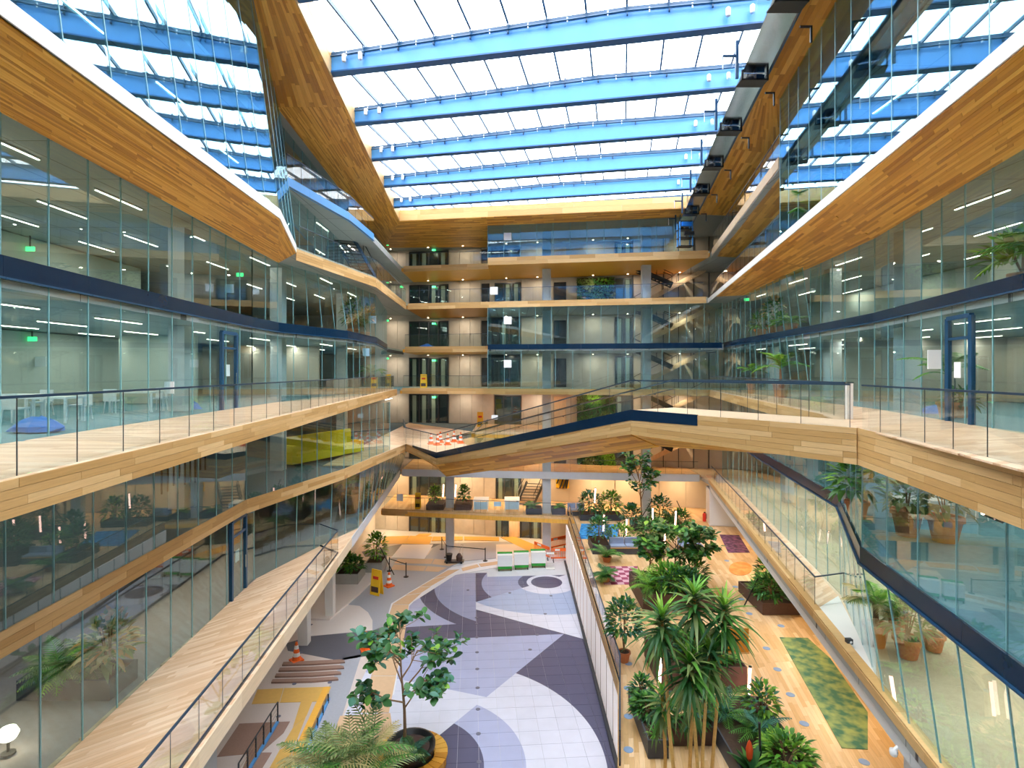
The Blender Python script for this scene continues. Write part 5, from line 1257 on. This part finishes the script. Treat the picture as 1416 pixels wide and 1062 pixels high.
# ---------------------------------------------------------------- planters on the terrace (z = 3.6)
def planter(x0, x1, y0, y1, h, mat, label, z=3.6, skew=.2):
    cx, cy_ = (x0+x1)/2, (y0+y1)/2; t = thing('planter_box', label, 'planter', (cx, cy_, z), -math.atan(skew)*0)
    X0, X1, Y0, Y1 = x0-cx, x1-cx, y0-cy_, y1-cy_; w = .05
    for a, b, c, d in ((X0, X1, Y0, Y0+w), (X0, X1, Y1-w, Y1), (X0, X0+w, Y0+w, Y1-w), (X1-w, X1, Y0+w, Y1-w)): MB().box(a, b, c, d, .02, h).build('side_panel', mat, t)
    MB().box(X0+w, X1-w, Y0+w, Y1-w, .02, h-.08).build('soil', 'soil', t); MB().box(X0+.04, X1-.04, Y0+.04, Y1-.04, 0, .02).build('base', 'black_metal', t); return t
PLN = [
 (-7.6, -6.05, 49.2, 51.2, .5, 'corten', 'brown planter left of the column on the yellow gallery'),
 (-5.15, -3.6, 49.2, 51.2, .5, 'corten', 'brown planter between the column and the white tables'),
 (1.2, 2.58, 47.7, 49.0, .5, 'planter_dark', 'dark planter left of the column beside the hazard striped board'),
 (3.42, 4.6, 47.7, 49.0, .5, 'planter_dark', 'dark planter between the column and the far cushioned bench'),
 (5.6, 9.0, 45.7, 47.0, .5, 'planter_dark', 'long dark planter behind the bright blue carpet'),
 (5.4, 6.6, 37.3, 39.6, .6, 'planter_dark', 'small dark planter at the end of the blue cushioned bench'),
 (8.75, 10.1, 37.0, 38.6, .95, 'corten', 'tall brown planter at the other end of the cushioned bench'),
 (9.4, 13.2, 42.8, 44.6, .6, 'planter_dark', 'dark planter under the tall fig tree near the wall'),
 (6.7, 10.4, 28.5, 31.9, .85, 'corten', 'large brown planter by the pink checked carpet'),
 (5.7, 8.95, 21.2, 24.0, 1.0, 'corten', 'large brown planter carrying the timber backrest panel'),
 (4.3, 4.95, 17.6, 20.6, .6, 'planter_dark', 'narrow dark planter beside the terrace balustrade'),
 (5.0, 6.65, 18.2, 18.9, .6, 'corten', 'low brown planter crossing behind the cane stems'),
 (6.7, 8.9, 15.4, 20.0, .6, 'planter_dark', 'wide dark planter full of ferns and red flowers'),
 (12.6, 15.2, 28.0, 31.0, .6, 'corten', 'brown planter under the timber balcony beside the orange carpet')]
for q in PLN: planter(*q)
pn = thing('backrest_panel', 'upright golden timber backrest panel on the brown planter', 'panel', (8.95, 22.2, 4.62)); MB().box(-.48, .48, -.03, .03, -.1+.1, 1.0).build('board', 'wood_soffit', pn); MB().box(-.5, .5, -.05, -.03, 0, .06).build('batten', 'wood_fascia', pn)
def bench(x, y, w, label):
    t = thing('bench', label, 'bench', (x, y, 3.6)); MB().box(-w/2, w/2, -.4, .4, .02, .4).build('base', 'planter_dark', t); MB().box(-w/2, w/2, -.42, .3, .4, .46).build('timber_seat', 'wood_fascia', t)
    for i in range(2): MB().box(-w/2+i*w/2+.03, -w/2+(i+1)*w/2-.03, -.38, .22, .46, .56).build('seat_cushion', 'cushion_blue', t); MB().box(-w/2+i*w/2+.03, -w/2+(i+1)*w/2-.03, .22, .4, .46, .95).build('back_cushion', 'cushion_blue', t)
bench(7.65, 37.7, 2.1, 'low bench with blue cushions between two planters'); bench(5.5, 47.6, 1.5, 'low bench with blue cushions by the far column'); bench(12.1, 37.8, 1.6, 'low pale bench with blue cushion beside the planted island')
g = 4.15
# shrubs in the planters
D, M, B_, O_, U = 'leaf_dark', 'leaf_mid', 'leaf_bright', 'leaf_olive', 'leaf_blue'
bush((-6.95, 50.1, 4.05), 'rounded bright shrub in the brown planter left of the gallery column', .55, 1.6, 260, (D, M, B_), .3, .15)
bush((-4.35, 50.1, 4.05), 'rounded dark shrub in the brown planter right of the gallery column', .52, 1.6, 260, (D, M), .3, .15)
palm((1.75, 48.4, 4.05), 'small palm left of the hazard board column', .8, 11, (M,)); palm((4.1, 48.4, 4.05), 'small bright palm right of the hazard board column', .7, 11, (M, B_))
bush((6.5, 46.3, 4.05), 'dense dark shrub in the planter behind the blue carpet', 1.0, 1.9, 320, (D, U), .34, .17); bush((8.2, 46.3, 4.05), 'dense glossy shrub at the right end of the planter behind the blue carpet', .9, 1.9, 300, (D, M, B_), .36, .17)
bush((6.0, 38.3, 4.15), 'leafy shrub at the left end of the cushioned bench', .75, 1.9, 320, (D, M, U), .3, .13); palm((6.1, 35.9, 3.6), 'loose palm in front of the cushioned bench', 1.25, 12, (M, O_), .3, .35)
palm((5.45, 32.5, 3.6), 'bushy palm in a pot beside the pink checked carpet', .8, 16, (D, M), .32, .35)
bush((9.4, 37.6, 4.5), 'spreading shrub in the tall brown planter', .85, 1.5, 320, (D, M, O_), .32, .13); bush((10.4, 38.6, 3.6), 'bright shrub beside the tall brown planter', .8, 1.6, 300, (M, B_, O_), .3, .13, .3, .35)
bush((7.6, 38.9, 3.6), 'row of bright shrubs behind the cushioned bench', 1.0, 1.3, 260, (M, B_), .3, .13, ry=.45, potr=.3, poth=.35)
fig_tree((10.1, 43.4, 4.1), (9.75, 43.2, 9.6), 1.55, 'tall fig tree with a round dark crown near the far wall', 54, 8, .38, .07, seed=5)
bush((11.6, 43.6, 4.15), 'blue green shrub under the tall fig tree', .95, 2.0, 320, (U, D), .36, .14); palm((12.3, 43.5, 4.15), 'green palm right of the tall fig tree', 1.4, 12, (M,))
bush((9.2, 42.9, 4.1), 'dark shrub left of the tall fig tree', .7, 1.5, 240, (D, U), .4, .2); bush((12.9, 42.6, 3.6), 'low dark shrub at the corner of the fig tree planter', .7, 1.4, 240, (D, M), .35, .16, .3, .35)
fig_tree((9.0, 31.2, 4.3), (9.3, 31.2, 7.3), 1.9, 'broad dark rubber tree behind the corn plants', 54, 8, .40, .05, (D, M, O_), B_, seed=9)
fig_tree((7.6, 31.4, 4.3), (8.0, 31.4, 6.4), 1.2, 'smaller rubber tree at the back of the large brown planter', 24, 10, .38, .04, (D, M), B_, seed=10)
palm((7.3, 29.4, 4.4), 'fan palm at the near corner of the large brown planter', 1.3, 15, (M, B_)); bush((8.3, 29.3, 4.4), 'bright tropical shrub in the large brown planter', .95, 1.3, 300, (M, B_), .42, .12); bush((9.6, 30.0, 4.4), 'dark tropical shrub in the large brown planter', .9, 1.5, 280, (D, M), .4, .13)
fig_tree((9.9, 30.6, 4.4), (10.2, 30.4, 7.4), 1.7, 'spreading rubber tree at the right of the large brown planter', 45, 8, .38, .05, (D, M, O_), B_, seed=14)
bush((8.9, 28.9, 4.4), 'dense low foliage along the front of the large brown planter', 1.1, 1.2, 320, (D, M, U), .36, .13, ry=.5)
spiky((7.1, 30.8, 4.4), 'striped yellow rosette plant in the large brown planter', .6, 34, (B_, 'leaf_straw'), .08)
bush((6.3, 22.6, 4.5), 'leafy shrub at the left of the backrest planter', .6, .9, 240, (D, M, U), .3, .1); bush((7.3, 22.6, 4.5), 'low green shrub in the middle of the backrest planter', .6, .8, 220, (D, M), .3, .1); palm((8.4, 21.8, 4.5), 'small green fern at the right end of the backrest planter', .55, 20, (M, B_), wd=.16, name='fern'); spiky((7.9, 21.7, 4.5), 'small green rosette beside the fern', .5, 28, (M, B_), .06)
bush((4.65, 19.9, 4.1), 'leafy shrub at the far end of the narrow planter', .36, .9, 220, (D, M, U), .24, .09); bush((4.6, 19.0, 4.1), 'leafy shrub in the middle of the narrow planter', .42, .7, 200, (D, M), .3, .1); spiky((4.62, 18.0, 4.1), 'bright rosette plant at the near end of the narrow planter', .42, 34, (B_, M), .05)
bush((5.8, 18.5, 4.1), 'trailing shrub in the low brown planter', .75, .8, 240, (D, U, M), .3, .12, ry=.35)
palm((7.3, 19.0, 4.1), 'feathery dark palm at the back of the wide planter', 1.2, 18, (U, M), wd=.3); palm((8.0, 18.0, 4.1), 'feathery palm in the middle of the wide planter', 1.0, 16, (U, D, M), wd=.3)
bush((8.2, 16.6, 4.1), 'variegated bright shrub at the near end of the wide planter', .7, .9, 320, (B_, M), .3, .12); bush((8.5, 18.9, 4.1), 'pale leafy shrub at the right edge of the wide planter', .5, 1.2, 200, (B_, U, M), .26, .12)
an = spiky((7.0, 16.3, 4.1), 'broad leaved bromeliad with a red flower in the wide planter', .7, 14, (M, D), .24, name='bromeliad'); MB().lathe((-.05, 0, .35), [(.03, 0), (.09, .12), (.11, .35), (.05, .55), (.01, .62)], 8).build('flower', 'flower_red', an, True)
bush((13.4, 28.8, 4.1), 'low dense shrub in the planter by the orange carpet', .9, 1.3, 300, (D, M), .34, .16); bush((14.2, 30.2, 4.1), 'glossy shrub at the back of the planter by the orange carpet', .9, 1.7, 280, (D, M, B_), .36, .17); spiky((13.1, 29.9, 4.1), 'bright rosette in the planter by the orange carpet', .7, 24, (B_, M), .12)
bush((P(863, 915, 3.6).x, P(863, 915, 3.6).y, 3.6), 'round leafy fig in a terracotta pot beside the terrace balustrade', .75, 2.3, 420, (D, U, M), .26, .13, .26, .45, tr=.5, name='potted_fig')
# the tall corn plants
for (x, y), hs, lab in (((4.62, 15.5), [(4.2, 15.6, 8.95)], 'tall corn plant leaning towards the terrace balustrade'), ((5.0, 15.8), [(5.15, 15.7, 9.5)], 'tallest corn plant in the middle of the group'), ((5.2, 15.3), [(4.85, 15.2, 7.9), (5.45, 15.4, 8.1)], 'corn plant with two heads at the front of the group'), ((5.55, 15.7), [(5.95, 15.6, 9.2)], 'tall corn plant leaning away to the timber floor')):
    corn_plant((x, y, 3.62), hs, lab, .88, 84)
corn_plant((4.45, 16.2, 3.62), [(4.4, 16.3, 6.35)], 'short corn plant over the narrow planter', .65, 44); corn_plant((5.3, 16.6, 3.62), [(5.35, 16.6, 6.2)], 'short corn plant between the tall canes', .6, 44)
# ---------------------------------------------------------------- round planter with fig tree on the ground floor
rp = thing('round_planter', 'round black planter ringed by a yellow timber seat', 'planter', (-4.1, 22.5, 0))
for k in range(28):
    a0, a1 = 2*math.pi*k/28+.01, 2*math.pi*(k+1)/28-.01
    pts = [(math.cos(a)*r, math.sin(a)*r) for r, a in ((1.0, a0), (1.5, a0), (1.5, a1), (1.0, a1))]
    MB().prism(pts, .40, .46).build('seat_slat', 'wood_soffit', rp); MB().prism([(x*.96, y*.96) for x, y in pts], .0, .38).build('side_slat', 'wood_soffit', rp)
MB().lathe((0, 0, 0), [(.8, 0), (1.0, .75), (1.0, .85), (.88, .85), (.86, .7)], 28).build('bowl', 'black_metal', rp, True); MB().lathe((0, 0, .68), [(.86, 0), (.6, .06)], 20).build('soil', 'corten', rp)
fig_tree((-4.35, 22.5, .7), (-4.5, 22.5, 5.6), 2.8, 'big fig tree growing from the round timber ringed planter', 72, 8, .40, .075, (D, U, D), B_, seed=21)
for i in range(3): put(leafmesh('fern_leaf', U, .9, .3, .4), 'fern_leaf', rp, (-.3+.2*i, -.3, .75), i*2.1, .5)
palm((-3.9, 22.0, .75), 'dark palm inside the round planter at the foot of the fig tree', .9, 12, (U, D), wd=.3)
for i, (x, y, ln, mt, lab) in enumerate(((-5.6, 19.4, 1.7, (O_, M), 'olive feathery palm in front of the round planter'), (-6.2, 18.8, 1.6, (O_, 'leaf_straw'), 'straw coloured grass palm at the picture foot'), (-5.0, 19.9, 1.5, ('leaf_straw', O_), 'dry golden palm against the round planter'), (-4.6, 18.6, 1.6, (M, O_), 'green palm before the timber seat'), (-6.9, 19.6, 1.3, ('leaf_straw', O_), 'pale grass clump beside the blue stone strip'))):
    palm((x, y, 0.02), lab, ln*1.1, 20, mt, .4, .6, 1.5, .42)
# ---------------------------------------------------------------- ground floor planters at the left
for (x0, x1, y0, y1, lab) in ((-13.1, -11.4, 41.2, 43.3, 'grey ground floor planter full of bright shrubs'), (-11.5, -10.2, 43.6, 45.4, 'grey ground floor planter with a young tree')): planter(x0, x1, y0, y1, .85, 'planter_grey', lab, 0.02)
bush((-12.7, 42.2, .8), 'bright leafy shrub at the left of the grey planter', .75, 1.4, 260, (M, B_), .4, .18); bush((-11.9, 42.0, .8), 'dark leafy shrub at the right of the grey planter', .7, 1.1, 240, (D, M), .36, .16); bush((-10.85, 44.5, .8), 'young bright tree in the second grey planter', .8, 2.3, 320, (M, B_), .36, .16)
# ---------------------------------------------------------------- potted plants behind the glass
bush((16.05, 36.0, 18), 'pale leafy plant in terracotta pot in the right office', .55, 1.1, 200, (M, O_), .36, .14, .36, .6); bush((16.0, 34.0, 18), 'tall croton with red leaves in terracotta pot in the right office', .55, 1.8, 200, (D, 'leaf_orange', M), .34, .14, .42, .7, tr=.5); palm((15.9, 31.8, 18), 'green palm in terracotta pot in the right office', 1.15, 16, (M, B_), .4, .6); bush((15.9, 33.0, 18), 'low bright plant in terracotta pot in the right office', .45, .9, 160, (B_, M), .3, .13, .3, .5)
bush((13.2, 14.4, 18), 'broad leaved plant in the right office beside the navy band', .7, 1.0, 90, (M, B_), .62, .2, .3, .4, up=.6); palm((13.0, 13.2, 18), 'large arching palm in the right office beside the navy band', 1.5, 16, (B_, M), .4, .7)
palm((15.9, 36.8, 14.4), 'tall palm in terracotta pot on the right gallery', 1.2, 9, (M, B_), .42, .9, .6); palm((15.2, 31.5, 14.4), 'yellow green palm in terracotta pot behind the gallery glass', 1.4, 14, (O_, B_), .45, .9, .8); palm((13.6, 17.4, 14.4), 'slender pale palm near the notice in the right room', 1.2, 12, (O_, M), .28, .5, .9); bush((14.2, 17.6, 14.4), 'small dark plant near the notice in the right room', .4, .6, 120, (D, M), .3, .12, .25, .35)
palm((-10.6, 41.5, 14.4), 'pale fan palm in terracotta pot at the end of the left balcony', 1.3, 12, (O_, M), .5, 1.0, .5); palm((-10.9, 44.0, 14.4), 'grey green palm in terracotta pot behind the left balcony glass', 1.2, 12, (U, O_), .5, .9, .4)
bush((-10.3, 36.0, 18), 'dark tall plant in terracotta pot in the left office', .7, 2.2, 260, (D, M), .36, .14, .4, .6); bush((-9.9, 37.3, 18), 'pale bushy tree in terracotta pot in the left office', .7, 1.9, 260, (O_, 'leaf_orange'), .3, .12, .4, .5, tr=.5)
palm((-9.9, 34.2, 7.2), 'round headed palm in terracotta pot at the end of the lower left room', 1.2, 18, (O_, B_), .55, 1.2, .7); palm((-10.4, 36.5, 7.2), 'dusky palm in terracotta pot behind the round headed palm', 1.2, 16, (O_, M), .5, 1.0, .4)
planter(-13.0, -10.55, 14.6, 15.7, .55, 'planter_dark', 'long dark planter inside the carpeted left room', 7.2)
palm((-12.3, 15.1, 7.75), 'sprawling green fern at the left of the planter in the carpeted room', 1.0, 24, (O_, M, B_), wd=.3, name='fern'); palm((-11.6, 15.2, 7.75), 'sprawling green fern in the middle of the planter in the carpeted room', 1.0, 22, (O_, M), wd=.3, name='fern'); bush((-11.0, 15.2, 7.75), 'croton with orange leaves in the planter in the carpeted room', .6, 1.5, 220, ('leaf_orange', O_, 'leaf_straw'), .34, .15)
bush((11.9, 19.2, 10.8), 'broad leaved plant in terracotta pot behind the lower right glass', .7, 1.9, 160, (D, M, B_), .5, .22, .36, .6); bush((12.2, 17.2, 10.8), 'umbrella plant in large terracotta pot behind the lower right glass', .6, 1.0, 120, (M, O_), .4, .15, .42, .8); bush((12.9, 16.6, 10.8), 'dark rubber plant in wide terracotta pot behind the lower right glass', .6, 1.2, 120, (D, D), .42, .2, .46, .75)
palm((11.5, 17.6, 7.2), 'yellow fan palm in terracotta pot on the sand carpet', 1.0, 16, (B_, 'leaf_straw', O_), .36, .7, .6); bush((12.0, 16.9, 7.2), 'bushy green plant in terracotta pot on the sand carpet', .6, 1.3, 220, (M, O_), .3, .12, .38, .6); bush((13.1, 17.3, 7.2), 'small leaning tree in terracotta pot on the sand carpet', .55, 1.5, 160, (M, O_), .36, .13, .3, .5, tr=.5); palm((12.9, 18.6, 7.2), 'green palm behind the terracotta pots on the sand carpet', 1.0, 14, (M, B_), .34, .6, .3)
bush((12.2, 20.6, 21.7), 'blue green plant behind the tall right glass', .6, 2.2, 240, (U, D), .4, .2, .4, .6); palm((11.9, 21.9, 21.7), 'bright fern behind the tall right glass', 1.0, 14, (B_, M), .35, .5)
# ---------------------------------------------------------------- pink tube lamps and leaning black poles
def tube_lamp(p, h0, h1, lean, label):
    t = thing('tube_lamp', label, 'lamp', p, 0, 'pink tube lamps among the planters'); a = V((lean*h0, 0, h0)); b = V((lean*h1, 0, h1))
    MB().tube([(0, 0, 0), a], .025, 6).build('pole', 'black_metal', t); MB().tube([a, b], .055, 8).build('tube', 'lamp_pink', t)
    MB().tube([b, b+V((lean*.06, 0, .06))], .06, 8).build('cap', 'black_metal', t)
lab = 'glowing pink tube lamp standing %s'
for px, py, d, zb, w in ((833.5, 734, 40.0, 3.6, 'on the bright blue carpet'), (865, 740, 40.0, 3.6, 'behind the cushioned bench'), (901, 724, 41.5, 3.6, 'left of the fig tree planter'), (933, 728, 41.5, 3.6, 'right of the fig tree planter'), (917, 764, 34, 3.6, 'behind the rubber tree'), (821, 695, 45.6, 3.6, 'behind the long dark planter'), (911, 951, 20.9, 3.6, 'at the corner of the backrest planter'), (1035, 966, 20.8, 3.6, 'at the right end of the backrest planter'), (612, 687, 51.5, 3.6, 'left of the gallery column'), (629, 687, 51.5, 3.6, 'right of the gallery column')):
    q = PD(px, py, d); hb = max(.05, q.z-zb); tube_lamp((q.x, q.y, zb), hb, hb+1.15, .05, lab % w)
for px0, py0, px1, py1, d, w in ((917, 800, 908, 840, 30, 'large brown planter'), (889, 790, 878, 812, 31.5, 'pink checked carpet'), (901, 693, 893, 706, 43.6, 'tall fig tree'), (936, 693, 944, 710, 42.5, 'dark corner planter'), (1048, 800, 1036, 824, 29, 'planter by the orange carpet'), (1050, 1000, 1052, 1066, 16.5, 'wide planter of ferns'), (526, 757, 540, 785, 43.4, 'second grey planter'), (865, 735, 856, 760, 38.4, 'blue cushioned bench')):
    a, b = PD(px0, py0, d), PD(px1, py1, d); zb = 3.6 if d != 43.4 else 0.02
    d_ = (b-a); q = (zb-a.z)/d_.z if d_.z else 1; b = a+d_*q
    t = thing('leaning_pole', 'slim black pole leaning out of the '+w, 'pole', b); MB().tube([(0, 0, 0), a-b], .035, 6).build('shaft', 'black_metal', t); MB().tube([a-b, (a-b)*1.01], .045, 6).build('tip', 'dark_frame', t)
